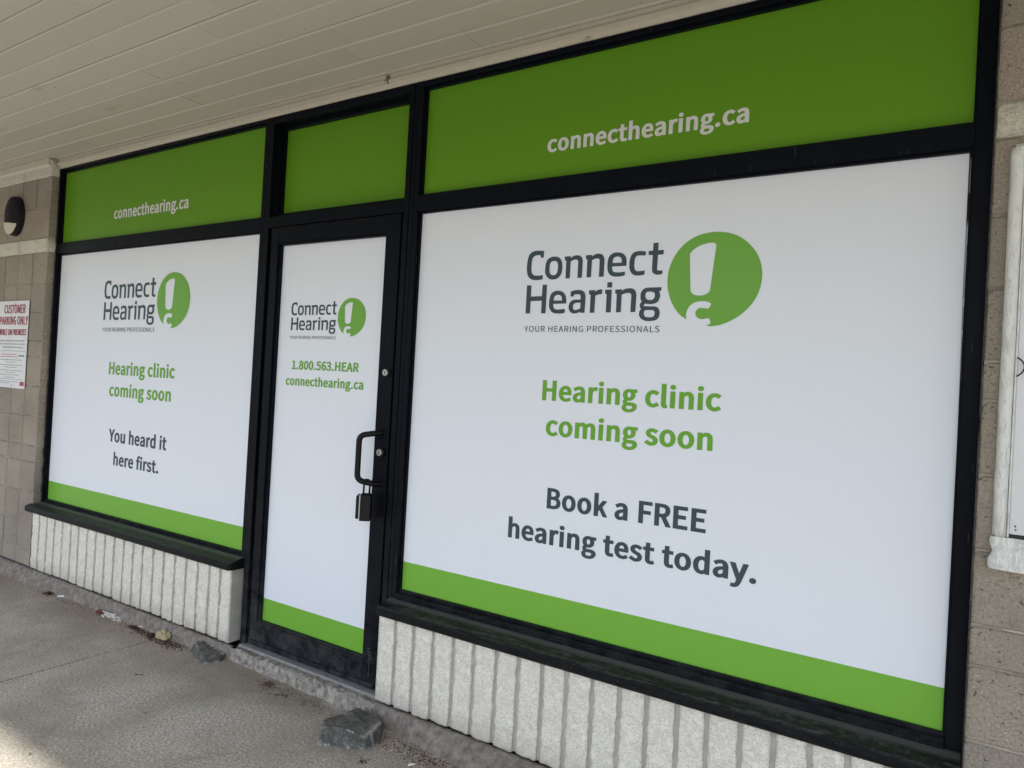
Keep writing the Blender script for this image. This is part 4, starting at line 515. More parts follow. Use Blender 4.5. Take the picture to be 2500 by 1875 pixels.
# ------------------------------------------------------------------ block piers
COURSES = [(-1.353, -1.253, 0), (-1.253, -1.064, 0), (-1.064, -.866, 0), (-.866, -.666, 0), (-.666, -.559, 0), (-.559, -.360, 0), (-.360, -.161, 0),
           (-.161, .037, 0), (.037, .142, 0), (.142, .336, 0), (.336, .530, 0), (.530, .735, 0), (.735, .833, 1), (.833, 1.037, 0), (1.037, 1.238, 0), (1.238, 1.352, 1)]
def pier(name, x0, x1, side, label):
    p = empty(name, ((x0+x1)/2, .05, .08), label, 'block wall')
    rnd = random.Random(7 if side < 0 else 11)
    for ci, (z0, z1, band) in enumerate(COURSES):
        edge = x1 if side < 0 else x0
        first = [.2, .4][ci % 2] if not band else .4
        half = ci % 2 == 0 and not band
        widths = [first if side < 0 else (.4 if ci % 2 else .2)]
        x = edge; n = 0
        while (x > x0+.01) if side < 0 else (x < x1-.01):
            wd = widths[0] if n == 0 else .4
            if side < 0: a, b_ = max(x0, x-wd), x
            else: a, b_ = x, min(x1, x+wd)
            x = a if side < 0 else b_
            # each unit is scored at mid length: two half faces for a full block in the brown courses
            parts_ = [(a, b_)]
            if not band and wd > .3 and (b_-a) > .3 and n < 3: parts_ = [(a, (a+b_)/2), ((a+b_)/2, b_)]
            for (pa, pb) in parts_:
                g = .0028+rnd.uniform(0, .0010); j = rnd.uniform(-.0022, .0022)
                yf = -.080+j; zc0, zc1 = z0+g, z1-g
                L_, Rr = pa+g, pb-g
                if side > 0 and n == 0 and abs(pa-x0) < .001:
                    L_ = pa+rnd.uniform(0, .003); c = rnd.uniform(.006, .016)
                    prof = [(L_, zc0+.003), (L_+.003, zc0), (Rr, zc0), (Rr, zc1), (L_+c, zc1), (L_, zc1-c*.9)]
                else:
                    prof = [(L_, zc0), (Rr, zc0), (Rr, zc1), (L_, zc1)]
                m_ = mBand if band else mCMU
                bm = bmesh.new()
                fr = [bm.verts.new((xx, yf+.0, zz+EYE)) for xx, zz in prof]
                bk = [bm.verts.new((xx, .12, zz+EYE)) for xx, zz in prof]
                k = len(prof); f0 = bm.faces.new(fr); bm.faces.new(bk[::-1])
                for q in range(k): bm.faces.new((fr[q], bk[q], bk[(q+1) % k], fr[(q+1) % k]))
                bmesh.ops.bevel(bm, geom=[e for e in f0.edges], offset=.0036, segments=1, affect='EDGES')
                if band:   # split face: subdivide the front and roughen it
                    ff = [f for f in bm.faces if all(v.co.y < yf+.001 for v in f.verts)]
                    es = list({e for f in ff for e in f.edges})
                    bmesh.ops.subdivide_edges(bm, edges=es, cuts=9, use_grid_fill=True)
                    for v in bm.verts:
                        if v.co.y < yf+.002: v.co.y += .006*noise.noise(v.co*30)+.003*noise.noise(v.co*75)-.003
                bmobj('block', bm, m_, p, band == 1)
            n += 1
    bm = bmesh.new()
    bm_box(bm, x0+.004, x1-.004, -.0742, .11, -1.353+EYE, 1.36+EYE)
    bmobj('mortar', bm, mMortar, p)
    return p
pl_ = pier('block_pier', -9.0, -5.166, -1, 'tan concrete block pier with cream bands left of the shopfront')
pr_ = pier('block_pier', .030, 3.2, 1, 'tan concrete block pier with cream band right of the shopfront')

# ------------------------------------------------------------------ ribbed low walls
def rib(x0, x1, z0, z1, seed, par, endright=False):
    nx, nz = 9, 44; vs = []; fs = []
    for j in range(nz+1):
        z = z0+(z1-z0)*j/nz
        for i in range(nx+1):
            t = i/nx; e = min(t, 1-t)*2
            wob = .0042*noise.noise(Vector((seed*3.1+(7 if t < .5 else 0), z*26, 0)))+.0026*noise.noise(Vector((seed+(5 if t < .5 else 0), z*80, 3)))
            x = x0+(x1-x0)*t+(wob if i in (0, nx) else 0)
            p = Vector((x*34, seed*1.7, z*34))
            y = -.0835+.0030*(1-min(1, e*6.0))+.0045*noise.noise(p)+.0028*noise.noise(p*2.3)+.0015*noise.noise(p*5)
            zz = z+(.004*noise.noise(Vector((x*60, seed, 9))) if j == 0 else 0)
            vs.append((x, y, zz+EYE))
    n = (nx+1)*(nz+1)
    for j in range(nz):
        for i in range(nx):
            a = j*(nx+1)+i; fs.append((a, a+1, a+nx+2, a+nx+1))
    # sides and ends run back to the groove
    ring = [i for i in range(nx+1)]+[j*(nx+1)+nx for j in range(1, nz+1)]+[nz*(nx+1)+i for i in range(nx-1, -1, -1)]+[j*(nx+1) for j in range(nz-1, 0, -1)]
    for q in ring:
        v = vs[q]; vs.append((v[0], (-.02 if endright and v[0] > x1-.01 else -.058), v[2]))
    m_ = len(ring)
    for k in range(m_):
        fs.append((ring[(k+1) % m_], ring[k], n+k, n+(k+1) % m_))
    o = obj('rib', vs, fs, mRib, par)
    for p in o.data.polygons: p.use_smooth = p.index < nx*nz
    return o
def low_wall(edges, xl, xr, label):
    p = empty('low_wall', ((xl+xr)/2, -.04, .08), label, 'low wall', 'low ribbed walls under the windows')
    z0, z1 = -1.350, -.970
    for i, (a, b_) in enumerate(zip(edges, edges[1:])):
        g = .0086+.0016*math.sin(i*2.7+xl)
        rib(a+(g if i else 0), b_-(g if i < len(edges)-2 else 0), z0+.002*math.sin(i*5), z1, i+xl*10, p)
    box('groove_backing', xl+.002, xr-.002, -.0712, .02, z0, z1, mRibB, p, 0)
    return p
EL = [-5.150, -5.056, -4.956, -4.858, -4.755, -4.652, -4.555, -4.456, -4.355, -4.252, -4.150, -4.048, -3.951, -3.851, -3.749, -3.647, -3.543, -3.441, -3.340, -3.241, -3.147, -3.0665]
ER = [-2.058]+[-1.967+.1013*i for i in range(20)]+[0.026]
lwl = low_wall(EL, -5.158, -3.061, 'pale ribbed block low wall under the left window')
lwr = low_wall(ER, -2.056, .026, 'pale ribbed block low wall under the right window')
# plain end returns of the two walls
box('end_face', -3.0640, -3.0560, -.082, -.0, -1.352, -.975, mRibB, lwl, .0015)
box('end_face', -2.060, -2.0545, -.082, -.0, -1.352, -.975, mRibB, lwr, .0015)

# ------------------------------------------------------------------ windows
YF = -.030                      # outer face of the frames; film plane is y = 0
def sill(x0, x1, par, rl, rr):
    """bull-nosed sill with a slight fall and rounded free corners"""
    n = 9; prof = []
    top_b, top_f, bot = -.924, -.944, -.982
    for k in range(5):
        a = math.pi/2*k/4; prof.append((-.111-.010*math.sin(a), top_f-.009*(1-math.cos(a))))
    prof = [(-.018, top_b), (-.060, top_b-.008)]+prof+[(-.121, bot+.008), (-.116, bot+.001), (-.108, bot), (-.018, bot)]
    m_ = len(prof); xs = []
    cr = .022
    def shrink(x):
        d = 0
        if rl and x < x0+cr: s = (x0+cr-x)/cr; d = cr*(1-math.sqrt(max(0, 1-s*s)))
        if rr and x > x1-cr: s = (x-x1+cr)/cr; d = cr*(1-math.sqrt(max(0, 1-s*s)))
        return d
    xs = [x0+cr*(1-math.cos(math.pi/2*k/6)) for k in range(6)]+[x0+cr+(x1-x0-2*cr)*k/60 for k in range(61)]+[x1-cr*(1-math.cos(math.pi/2*(5-k)/6)) for k in range(6)]
    vs = []; fs = []
    for x in xs:
        d = shrink(x); wv = .0008*noise.noise(Vector((x*5, 1, 1)))
        for y, z in prof: vs.append((x, y+(d if y < -.1 else 0), z+EYE+wv))
    for i in range(len(xs)-1):
        for k in range(m_): fs.append((i*m_+k, (i+1)*m_+k, (i+1)*m_+(k+1) % m_, i*m_+(k+1) % m_))
    fs.append(tuple(range(m_))); fs.append(tuple((len(xs)-1)*m_+k for k in range(m_))[::-1])
    bm = bmesh.new(); bv = [bm.verts.new(v) for v in vs]
    for f in fs: bm.faces.new([bv[i] for i in f])
    o = bmobj('sill', bm, mSill, par); return o
def bead(name, x0, x1, z0, z1, par):
    """glazing bead round an opening whose clear size is x0..x1, z0..z1"""
    w_ = .009; y0, y1 = -.014, .004
    box('glazing_bead', x0, x1, y0, y1, z1-.004, z1+w_, mF, par, .001); box('glazing_bead', x0, x1, y0, y1, z0-w_, z0+.004, mFd, par, .001)
    box('glazing_bead', x0-w_, x0+.003, y0+.001, y1, z0-w_, z1+w_, mF, par, .001); box('glazing_bead', x1-.003, x1+w_, y0+.001, y1, z0-w_, z1+w_, mF, par, .001)

def window(xl, xr, fl, fr_, z, label, lines, gapright=False):
    """xl..xr clear opening; fl, fr_ outer edges of the frame; z = film heights"""
    b0, b1, w1, g0, g1 = z
    p = empty('window', ((fl+fr_)/2, 0, b0+EYE), label, 'window')
    box('stile', fl, xl, YF, .07, b0-.032, 1.2995, mF, p); box('stile', xr, fr_, YF, .07, b0-.032, 1.2995, mF, p)
    box('rail', xl, xr, YF+.001, .07, g1+.008, 1.299, mF, p)
    box('rail', xl, xr, YF+.001, .07, w1+.004, g0-.005, mF, p)
    # bottom rail with a raised outer lip, standing on the sill
    box('rail', xl, xr, YF-.004, .07, b0-.034, b0-.010, mFd, p, .002)
    bead('lower', xl+.004, xr-.004, b0, w1, p); bead('upper', xl+.004, xr-.004, g0, g1, p)
    gl = box('glass_pane', xl, xr, .0032, .0092, b0-.01, w1+.004, mGlass, p, 0)
    box('glass_pane', xl, xr, .0032, .0092, g0-.005, g1+.008, mGlass, p, 0)
    x1 = xr-(.0 if not gapright else .0)
    fx1 = xr+.002
    if gapright:   # the film stops short of the frame along the upper right edge
        pts = [(xl, b1), (xr-.006, b1), (xr-.006, -.2), (xr-.0085, .1), (xr-.012, .35), (xr-.0125, w1-.004), (xr-.014, w1), (xl, w1)]
        film = obj('window_film', [(a, 0, c+EYE) for a, c in pts], [tuple(range(8))], mWhite, p)
        sheet('green_band', xl, xr-.006, 0, b0, b1, mGreen, p)
    else:
        film = sheet('window_film', xl, fx1, 0, b1, w1, mWhite, p)
        sheet('green_band', xl, fx1, 0, b0, b1, mGreen, p)
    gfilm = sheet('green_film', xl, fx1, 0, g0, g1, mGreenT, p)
    for (s, a, b_, zb, zt, ref, mt) in lines:
        text(s, a, b_, zb, zt, ref, -.0012, mt, gfilm if mt is mTextW else film)
    return p, film
wl_, film_l = window(-5.150, -3.062, -5.1655, -3.034, (-.912, -.787, .724, .799, 1.278), 'left shopfront window with white film, grey and green lettering', [
    ('connecthearing.ca', -4.5176, -3.738, .9145, .9893, 'h', mTextW),
    ('Hearing clinic', -4.4715, -3.7735, -.0505, .0262, 'H', mTextG),
    ('coming soon', -4.4545, -3.8005, -.1835, -.1835+.0767, 'H', mTextG),
    ('You heard it', -4.4300, -3.8150, -.4615, -.4615+.0770, 'Y', mTextD),
    ('here first.', -4.3620, -3.8805, -.6010, -.5205, 'h', mTextD)])
logo(-4.5723, .287, 1.0150, 1.009, -.0012, film_l)
text('YOUR HEARING PROFESSIONALS', -4.5752, -4.0032, .2142, .2388, 'H', -.0012, mTextD, film_l, bold=(4, 3), track=48)
sill(-5.196, -3.036, wl_, True, True)
wr_, film_r = window(-2.020, -.012, -2.0445, .0295, (-.893, -.770, .7345, .810, 1.270), 'right shopfront window with large white film advertising a hearing test', [
    ('connecthearing.ca', -1.4046, -.6415, .9155, .9862, 'h', mTextW),
    ('Hearing clinic', -1.3675, -.6820, -.0385, .0382, 'H', mTextG),
    ('coming soon', -1.3438, -.7045, -.1715, -.1715+.0767, 'H', mTextG),
    ('Book a FREE', -1.3216, -.7120, -.4460, -.3680, 'H', mTextD),
    ('hearing test today.', -1.4877, -.5414, -.5815, -.4995, 'h', mTextD)], True)
logo(LX0, LZ0, 1, 1, -.0012, film_r)
text('YOUR HEARING PROFESSIONALS', -1.4645, -.9112, .2232, .2453, 'H', -.0012, mTextD, film_r, bold=(4, 3), track=48)
sill(-2.050, .0262, wr_, True, False)

# door frame with transom light
df = empty('door_frame', (-2.53, 0, .07), 'dark metal door frame with green filmed transom light over the door', 'door frame')
box('jamb', -3.0335, -2.995, YF-.001, .07, -1.352, 1.2995, mFd, df)
box('jamb', -2.995, -2.981, -.012, .07, -1.352, .738, mFd, df)     # rebate step beside the leaf
box('jamb', -2.981, -2.969, -.001, .07, -1.352, .738, mFd, df)
box('jamb', -2.0985, -2.0700, YF-.001, .07, -1.352, 1.2995, mFd, df)
box('jamb', -2.0700, -2.0655, YF+.006, .07, -1.345, 1.2995, mF, df)
box('jamb', -2.0655, -2.0450, YF-.001, .07, -1.345, 1.2995, mFd, df)
box('head', -2.995, -2.0985, YF-.001, .07, 1.266, 1.2995, mF, df)
box('transom_bar', -2.995, -2.0985, YF-.001, .07, .7395, .790, mF, df)
box('transom_bar', -2.995, -2.0985, YF+.010, .07, .790, .797, mF, df, .001)
TY = .040
box('stile', -2.995, -2.982, -.004, .07, .797, 1.266, mF, df); box('stile', -2.107, -2.0985, -.004, .07, .797, 1.266, mF, df, .001)
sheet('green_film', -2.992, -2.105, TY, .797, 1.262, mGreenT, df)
box('glass_pane', -2.99, -2.10, TY+.003, TY+.009, .797, 1.262, mGlass, df, 0)
box('glazing_bead', -2.982, -2.107, TY-.030, TY+.002, .797, .8175, mF, df, .002); box('glazing_bead', -2.982, -2.107, TY-.022, TY+.002, 1.246, 1.266, mF, df, .002)
box('glazing_bead', -2.982, -2.972, TY-.014, TY+.002, .8175, 1.246, mF, df, .001); box('glazing_bead', -2.112, -2.107, TY-.014, TY+.002, .8175, 1.246, mF, df, .001)
# ribbed aluminium threshold
th = [(-.052, -1.366), (-.046, -1.3555)]
for k in range(6): y = -.044+k*.007; th += [(y, -1.3548+k*.0004), (y+.0035, -1.3548+k*.0004), (y+.0036, -1.3568+k*.0004), (y+.0068, -1.3568+k*.0004)]
th += [(.0, -1.350), (.02, -1.350), (.02, -1.366)]
prism('threshold', th, -3.018, -2.083, mAlu, df)

# door leaf
dr = empty('door', (-2.54, 0, .08), 'dark framed glass door with white film, pull handle and phone number', 'door')
DX0, DX1, DZ0, DZ1 = -2.9640, -2.1085, -1.3380, .7345
GX0, GX1, GZ0, GZ1 = -2.912, -2.192, -1.222, .656
DY = -.033
box('stile', DX0, GX0, DY, .012, DZ0, DZ1, mFd, dr, .002); box('stile', GX1, DX1, DY, .012, DZ0, DZ1, mF, dr, .002)
box('rail', GX0, GX1, DY+.0008, .012, GZ1, DZ1, mF, dr, .002); box('rail', GX0, GX1, DY+.0008, .012, DZ0, GZ0-.004, mFd, dr, .002)
box('kick_sweep', DX0+.012, DX1-.006, DY-.010, DY+.004, -1.3370, -1.3150, mFd, dr, .002)
b_ = .010; gy = -.004
box('glazing_bead', GX0, GX1, -.022, gy+.002, GZ1-b_, GZ1+.001, mF, dr, .001); box('glazing_bead', GX0, GX1, -.0235, gy+.002, GZ0-.006, GZ0+b_*.4, mFd, dr, .001)
box('glazing_bead', GX0-.001, GX0+b_, -.022, gy+.002, GZ0+.004, GZ1-b_, mFd, dr, .001); box('glazing_bead', GX1-b_*.3, GX1+.001, -.022, gy+.002, GZ0+.004, GZ1-b_, mF, dr, .001)
box('glass_pane', GX0, GX1, gy+.003, gy+.009, GZ0, GZ1, mGlass, dr, 0)
film_d = sheet('window_film', GX0, GX1, gy, -1.109, GZ1, mWhite, dr)
sheet('green_band', GX0, GX1, gy, -1.24, -1.109, mGreen, dr)
text('1.800.563.HEAR', -2.7913, -2.3380, .0347, .0773, 'H', gy-.0012, mTextG, film_d)
text('connecthearing.ca', -2.8306, -2.3046, -.0437, .0026, 'h', gy-.0012, mTextG, film_d)
logo(-2.8148, .2263, .5646, .561, gy-.0012, film_d)
text('YOUR HEARING PROFESSIONALS', -2.8175, -2.4989, .1838, .1980, 'H', gy-.0012, mTextD, film_d, bold=(3, 2), track=48)
def disc(name, cx, y, cz, r, d, mat, par, seg=24, bev=.002):
    bm = bmesh.new()
    rr = [(r, y), (r, y-d+bev), (r-bev, y-d), (r*.62, y-d), (r*.58, y-d+bev*.4), (0, y-d+bev*.4)]
    rings = []
    for q, yy in rr[:-1]:
        rings.append([bm.verts.new((cx+q*math.cos(2*math.pi*k/seg), yy, cz+EYE+q*math.sin(2*math.pi*k/seg))) for k in range(seg)])
    for a, c in zip(rings, rings[1:]):
        for k in range(seg): bm.faces.new((a[k], a[(k+1) % seg], c[(k+1) % seg], c[k]))
    bm.faces.new(rings[-1])
    return bmobj(name, bm, mat, par, False)
for cx, cz, r, dep in ((-2.1395, .0385, .0165, .012), (-2.1445, -.311, .0165, .016)):
    ro = disc('lock_rosette', cx+.004, DY, cz, r+.003, dep-.004, mBlkP, dr)
    lc = disc('lock_cylinder', cx, DY-dep+.004, cz, r-.0015, .007, mCyl, dr)
    box('keyway', cx-.0011, cx+.0013, DY-dep-.0042, DY-dep-.002, cz-.0075, cz+.0045, mInk, lc, 0)
HX, HY = -2.2130, -.104
hp = [(-2.143, DY+.002, -.2255+EYE), (-2.150, -.060, -.2265+EYE), (HX, HY, -.2400+EYE), (HX, HY, -.4350+EYE), (-2.150, -.060, -.4490+EYE), (-2.143, DY+.002, -.4500+EYE)]
hp = [Vector(v) for v in hp]
path = arc_path([hp[0], hp[1], hp[2], hp[3], hp[4], hp[5]], .028, 7)
pull = tube('pull_handle', path, .0128, mBlk, dr, 16)
for zz in (-.2255, -.450): disc('handle_mount', -2.143, DY, zz, .016, .004, mBlk, pull)
# key safe hanging from the handle
ks = empty('key_lockbox', (-2.178, -.098, EYE-.55), 'black key lockbox with silver edge hanging from the door handle', 'lockbox')
ang = R(-52); cxk, cyk, czk = -2.172, -.099, EYE-.546
def kbox(name, u0, u1, v0, v1, z0, z1, mat, bev, seg=3):
    bm = bmesh.new(); bm_box(bm, u0, u1, v0, v1, z0, z1, bev, seg)
    for v in bm.verts:
        x, y = v.co.x, v.co.y
        v.co = Vector((cxk+x*math.cos(ang)-y*math.sin(ang), cyk+x*math.sin(ang)+y*math.cos(ang), czk+v.co.z))
    return bmobj(name, bm, mat, ks, False)
kbox('body', -.034, .034, -.0105, .034, -.056, .054, mBlkP, .006)
kbox('silver_rim', -.0345, .0345, -.0150, -.0105, -.0565, .0545, mSilv, .0015, 1)
kbox('front_cover', -.0325, .0325, -.029, -.0150, -.048, .052, mBlkP, .007)
def kp(u, v, z): return Vector((cxk+u*math.cos(ang)-v*math.sin(ang), cyk+u*math.sin(ang)+v*math.cos(ang), czk+z))
kbox('shackle_collar', -.014, .016, -.008, .030, .053, .0585, mBlkP, .002, 1)
tube('shackle', arc_path([kp(-.004, -.002, .050), kp(-.004, -.002, .118), kp(.006, .024, .118), kp(.006, .024, .050)], .0122, 7), .0042, mBlkP, ks, 10)

# interior behind the filmed glass
it = empty('interior', (-2.5, 1.5, .1), kind='structure')
box('interior_wall', -5.4, .3, 2.6, 2.65, -1.4, 1.35, mInt, it, 0); box('interior_wall', -5.45, -5.4, .14, 2.65, -1.4, 1.35, mInt, it, 0)
box('interior_wall', .25, .3, .14, 2.65, -1.4, 1.35, mInt, it, 0); box('interior_floor', -5.45, .3, .10, 2.65, -1.42, -1.352, mInt, it, 0)
box('interior_ceiling', -5.45, .3, .10, 2.65, 1.3, 1.36, mInt, it, 0)

# ------------------------------------------------------------------ things on the walls
# parking sign
sg = empty('parking_sign', (-5.58, -.085, EYE-.19), 'white customer parking only sign with red lettering on the left pier', 'sign')
box('panel', -5.806, -5.3605, -.0885, -.0850, -.1870, .4146, mSign, sg, .0006)
SY = -.0892
def sgt(s, x0, x1, zb, zt, m_, bold=(30, 14), y=SY, sh=(0, 0), slant=0, ref='H'): return text(s, x0, x1, zb, zt, ref, y, m_, sg, bold=bold, sh=sh, slant=slant)
for m_, yy, sh, bd in ((mInk, SY, (.0022, -.0012), (26, 14)), (mRed, SY-.0006, (0, 0), (22, 12))):
    sgt('CUSTOMER', -5.722, -5.407, .3290, .3888, m_, bd, yy, sh)
    sgt('PARKING ONLY', -5.785, -5.3640, .2505, .3078, m_, bd, yy, sh)
    sgt('WHILE ON PREMISES', -5.790, -5.3830, .1780, .2190, m_, bd, yy, sh, .18)
sgt('UNAUTHORIZED PARKING ON THIS PRIVATE PROPERTY IS PROHIBITED.', -5.7560, -5.3935, .1335, .1425, mGInk, (10, 6))
sgt('IF YOU FAIL TO COMPLY WITH THE PARKING RULES, YOUR VEHICLE WILL BE', -5.7620, -5.3800, .1115, .1205, mGInk, (10, 6))
sgt('CONSIDERED UNAUTHORIZED AND WILL BE IMMOBILIZED', -5.7144, -5.4170, .0887, .0977, mGInk, (10, 6))
sheet('rule_line', -5.785, -5.3744, SY, .0672, .0692, mInk, sg); sheet('rule_line', -5.785, -5.3795, SY, -.1271, -.1252, mInk, sg)
rl = random.Random(3)
def dashes(x0, x1, z, h, m_, name):
    vs = []; fs = []; x = x0
    while x < x1-.004:
        L_ = min(x1-x, rl.uniform(.008, .030)); k = len(vs)
        vs += [(x, SY, z+EYE), (x+L_, SY, z+EYE), (x+L_, SY, z+h+EYE), (x, SY, z+h+EYE)]; fs.append((k, k+1, k+2, k+3)); x += L_+.0035
    obj(name, vs, fs, m_, sg)
dashes(-5.735, -5.512, .0420, .0046, mRed, 'small_print'); dashes(-5.765, -5.4855, .0255, .0046, mRed, 'small_print')
dashes(-5.4684, -5.3805, .0310, .0100, mGInk, 'small_print')
for z_, a, b2 in ((.005, -5.76, -5.41), (-.011, -5.65, -5.51), (-.031, -5.765, -5.395), (-.047, -5.67, -5.49), (-.068, -5.755, -5.40), (-.083, -5.655, -5.51), (-.099, -5.745, -5.44), (-.115, -5.655, -5.51), (-.144, -5.79, -5.46), (-.156, -5.79, -5.57)):
    dashes(a, b2, z_, .0032, mGInk, 'small_print')
sheet('red_emblem', -5.4311, -5.3700, SY, -.1680, -.1400, mRed, sg)
disc('screw', -5.552, -.0885, -.168, .006, .003, mCyl, sg, 12, .001); disc('screw', -5.56, -.0885, .392, .006, .003, mCyl, sg, 12, .001)

# wall lamp
lp = empty('wall_lamp', (-5.63, -.08, EYE+.86), 'dark oval wall lamp with frosted lens below the soffit on the left pier', 'lamp')
LC = (-5.628, 1.005); LW, LH, LD = .112, .146, .062
def taper(sa): return 1-.10*max(0, abs(sa)-.45)
def dome(a, t, g=0.0):
    """a angle, t 0 rim .. 1 centre"""
    ca, sa = math.cos(a), math.sin(a); q = 2.15
    rr = (abs(ca/LW)**q+abs(sa/LH)**q)**(-1/q)*taper(sa)
    if t < .35: s = 1-.04*t/.35; d = LD*.62*t/.35
    else: u = (t-.35)/.65; s = .96*(1-u); d = LD*(.62+.38*math.sin(u*math.pi/2))
    return (LC[0]+ca*rr*s, -.0815-d-g, LC[1]+EYE+sa*rr*s)
bm = bmesh.new(); seg = 40; rings = []
for t in (0, .12, .35, .42, .5, .6, .72, .85): rings.append([bm.verts.new(dome(2*math.pi*k/seg, t)) for k in range(seg)])
cv = bm.verts.new((LC[0], -.0815-LD, LC[1]+EYE))
for a, c in zip(rings, rings[1:]):
    for k in range(seg): bm.faces.new((a[k], a[(k+1) % seg], c[(k+1) % seg], c[k]))
for k in range(seg): bm.faces.new((rings[-1][k], rings[-1][(k+1) % seg], cv))
hs = bmobj('housing', bm, mLamp, lp, True)
# lens: lower front region of the dome, slightly proud
vs = []; fs = []
n1, n2 = 22, 8
def dome_xz(x, z, g):
    dx, dz = x-LC[0], z-LC[1]; a = math.atan2(dz, dx); q = 2.15
    rr = (abs(math.cos(a)/LW)**q+abs(math.sin(a)/LH)**q)**(-1/q); s = min(1, math.hypot(dx, dz)/rr)
    if s > .96: d = LD*.62*(1-s)/.04
    else: d = LD*(.62+.38*math.sin((1-s/.96)*math.pi/2))
    return (x, -.0815-d-g, z+EYE)
for i in range(n1+1):
    u = i/n1; x = -5.731+.195*u
    zt = .962-.020*u
    zb_ = .962-.112*math.sqrt(max(0, 1-(2*u-1.05)**2/1.1)) if True else 0
    zb_ = LC[1]-LH*.90*math.sqrt(max(0, 1-abs((x-LC[0])/(LW*.97))**2)); zb_ = max(zb_, .858+max(0, u-.85)*.30); zb_ = min(zb_, zt-.002)
    for j in range(n2+1): vs.append(dome_xz(x, zb_+(zt-zb_)*j/n2, .0025))
for i in range(n1):
    for j in range(n2): a = i*(n2+1)+j; fs.append((a, a+n2+1, a+n2+2, a+1))
obj('lens', vs, fs, mLens, lp, True)

# enamelled notice case on the right pier
nc = empty('notice_case', (.55, -.10, EYE-.38), 'scuffed white enamel case with rounded frame on the right pier', 'notice case')
cx0, cx1, cz0, cz1 = .0690, 1.02, -.3960, .7100
def bead_rail(name, p0, p1, w_, d, ax):
    """half-round rail between two points (x, z); ax = direction towards the inside of the case"""
    n = 8; vs = []; fs = []
    m_ = 40
    for i in range(m_+1):
        t = i/m_; x = p0[0]+(p1[0]-p0[0])*t; z = p0[1]+(p1[1]-p0[1])*t
        for k in range(n+1):
            a = math.pi*k/n; off = w_*(1-math.cos(a))/2; y = -.083-d*(math.sin(a)**.6)
            wob = .0016*noise.noise(Vector((x*14, z*14, 4)))
            vs.append((x+ax[0]*off+wob, y+wob, z+ax[1]*off+EYE))
    for i in range(m_):
        for k in range(n): a = i*(n+1)+k; fs.append((a, a+1, a+n+2, a+n+1))
    bm = bmesh.new(); bv = [bm.verts.new(v) for v in vs]
    for f in fs: bm.faces.new([bv[q] for q in f])
    bm.faces.new([bv[k] for k in range(n+1)]); bm.faces.new([bv[m_*(n+1)+k] for k in range(n+1)][::-1])
    return bmobj(name, bm, mCase, nc, True)
bead_rail('frame_rail', (cx0, -.312), (cx0, cz1-.012), .033, .038, (1, 0))
bead_rail('frame_rail', (cx1, -.312), (cx1, cz1-.012), .033, .038, (-1, 0))
bead_rail('frame_rail', (cx0+.010, cz1), (cx1-.010, cz1), .036, .038, (0, -1))
box('inner_lip', cx0+.031, cx0+.0355, -.113, -.083, -.312, cz1-.03, mCase, nc, .001)
box('door_panel', cx0+.036, cx1-.034, -.1065, -.1010, -.3040, cz1-.036, mPanel, nc, .001)
box('backing', cx0+.004, cx1-.004, -.1000, -.083, -.385, cz1-.004, mInk, nc, 0)
# dented bottom tray with crimped corner
vs = []; fs = []; nx, nz = 60, 14
for j in range(nz+1):
    t = j/nz; z = -.3135-(.0815)*t
    for i in range(nx+1):
        s = i/nx; x = cx0+(cx1-cx0)*s
        cr = max(0, 1-(x-cx0)/.05); dent = -.004*math.sin(t*math.pi*3.0)*cr
        y = -.113-.010*t+.004*math.sin(t*9)*cr+.0015*noise.noise(Vector((x*22, z*40, 0)))
        if t > .82: y -= .006*(t-.82)/.18
        vs.append((x+dent-(.004*cr*t), y, z+EYE-.0035*(s*10 if s < .1 else 1)*t+.0012*noise.noise(Vector((x*25, 7, z*20)))))
for j in range(nz):
    for i in range(nx): a = j*(nx+1)+i; fs.append((a, a+nx+1, a+nx+2, a+1))
base = len(vs); ring = [j*(nx+1) for j in range(nz+1)]+[nz*(nx+1)+i for i in range(1, nx+1)]+[j*(nx+1)+nx for j in range(nz-1, -1, -1)]
for q in ring: v = vs[q]; vs.append((v[0], -.083, v[2]))
for k in range(len(ring)-1): fs.append((ring[k+1], ring[k], base+k, base+k+1))
obj('bottom_tray', vs, fs, mCase, nc, True)
disc('pressed_boss', .1335, -.1165, -.3465, .0115, .0016, mCase, nc, 20, .0008)
for q in ((.1175, -.283), (.1185, -.292)): disc('screw_hole', q[0], -.1066, q[1], .0024, .0004, mInk, nc, 10, .0001)
tube('hasp_loop', [(.1030+.0165*math.sin(math.pi*k/10)**.7, -.1185, EYE+.151-.0490*k/10) for k in range(11)], .0018, mBlk, nc, 8)
disc('rivet', .092, -.1205, .683, .005, .0015, mCase, nc, 14, .0005)

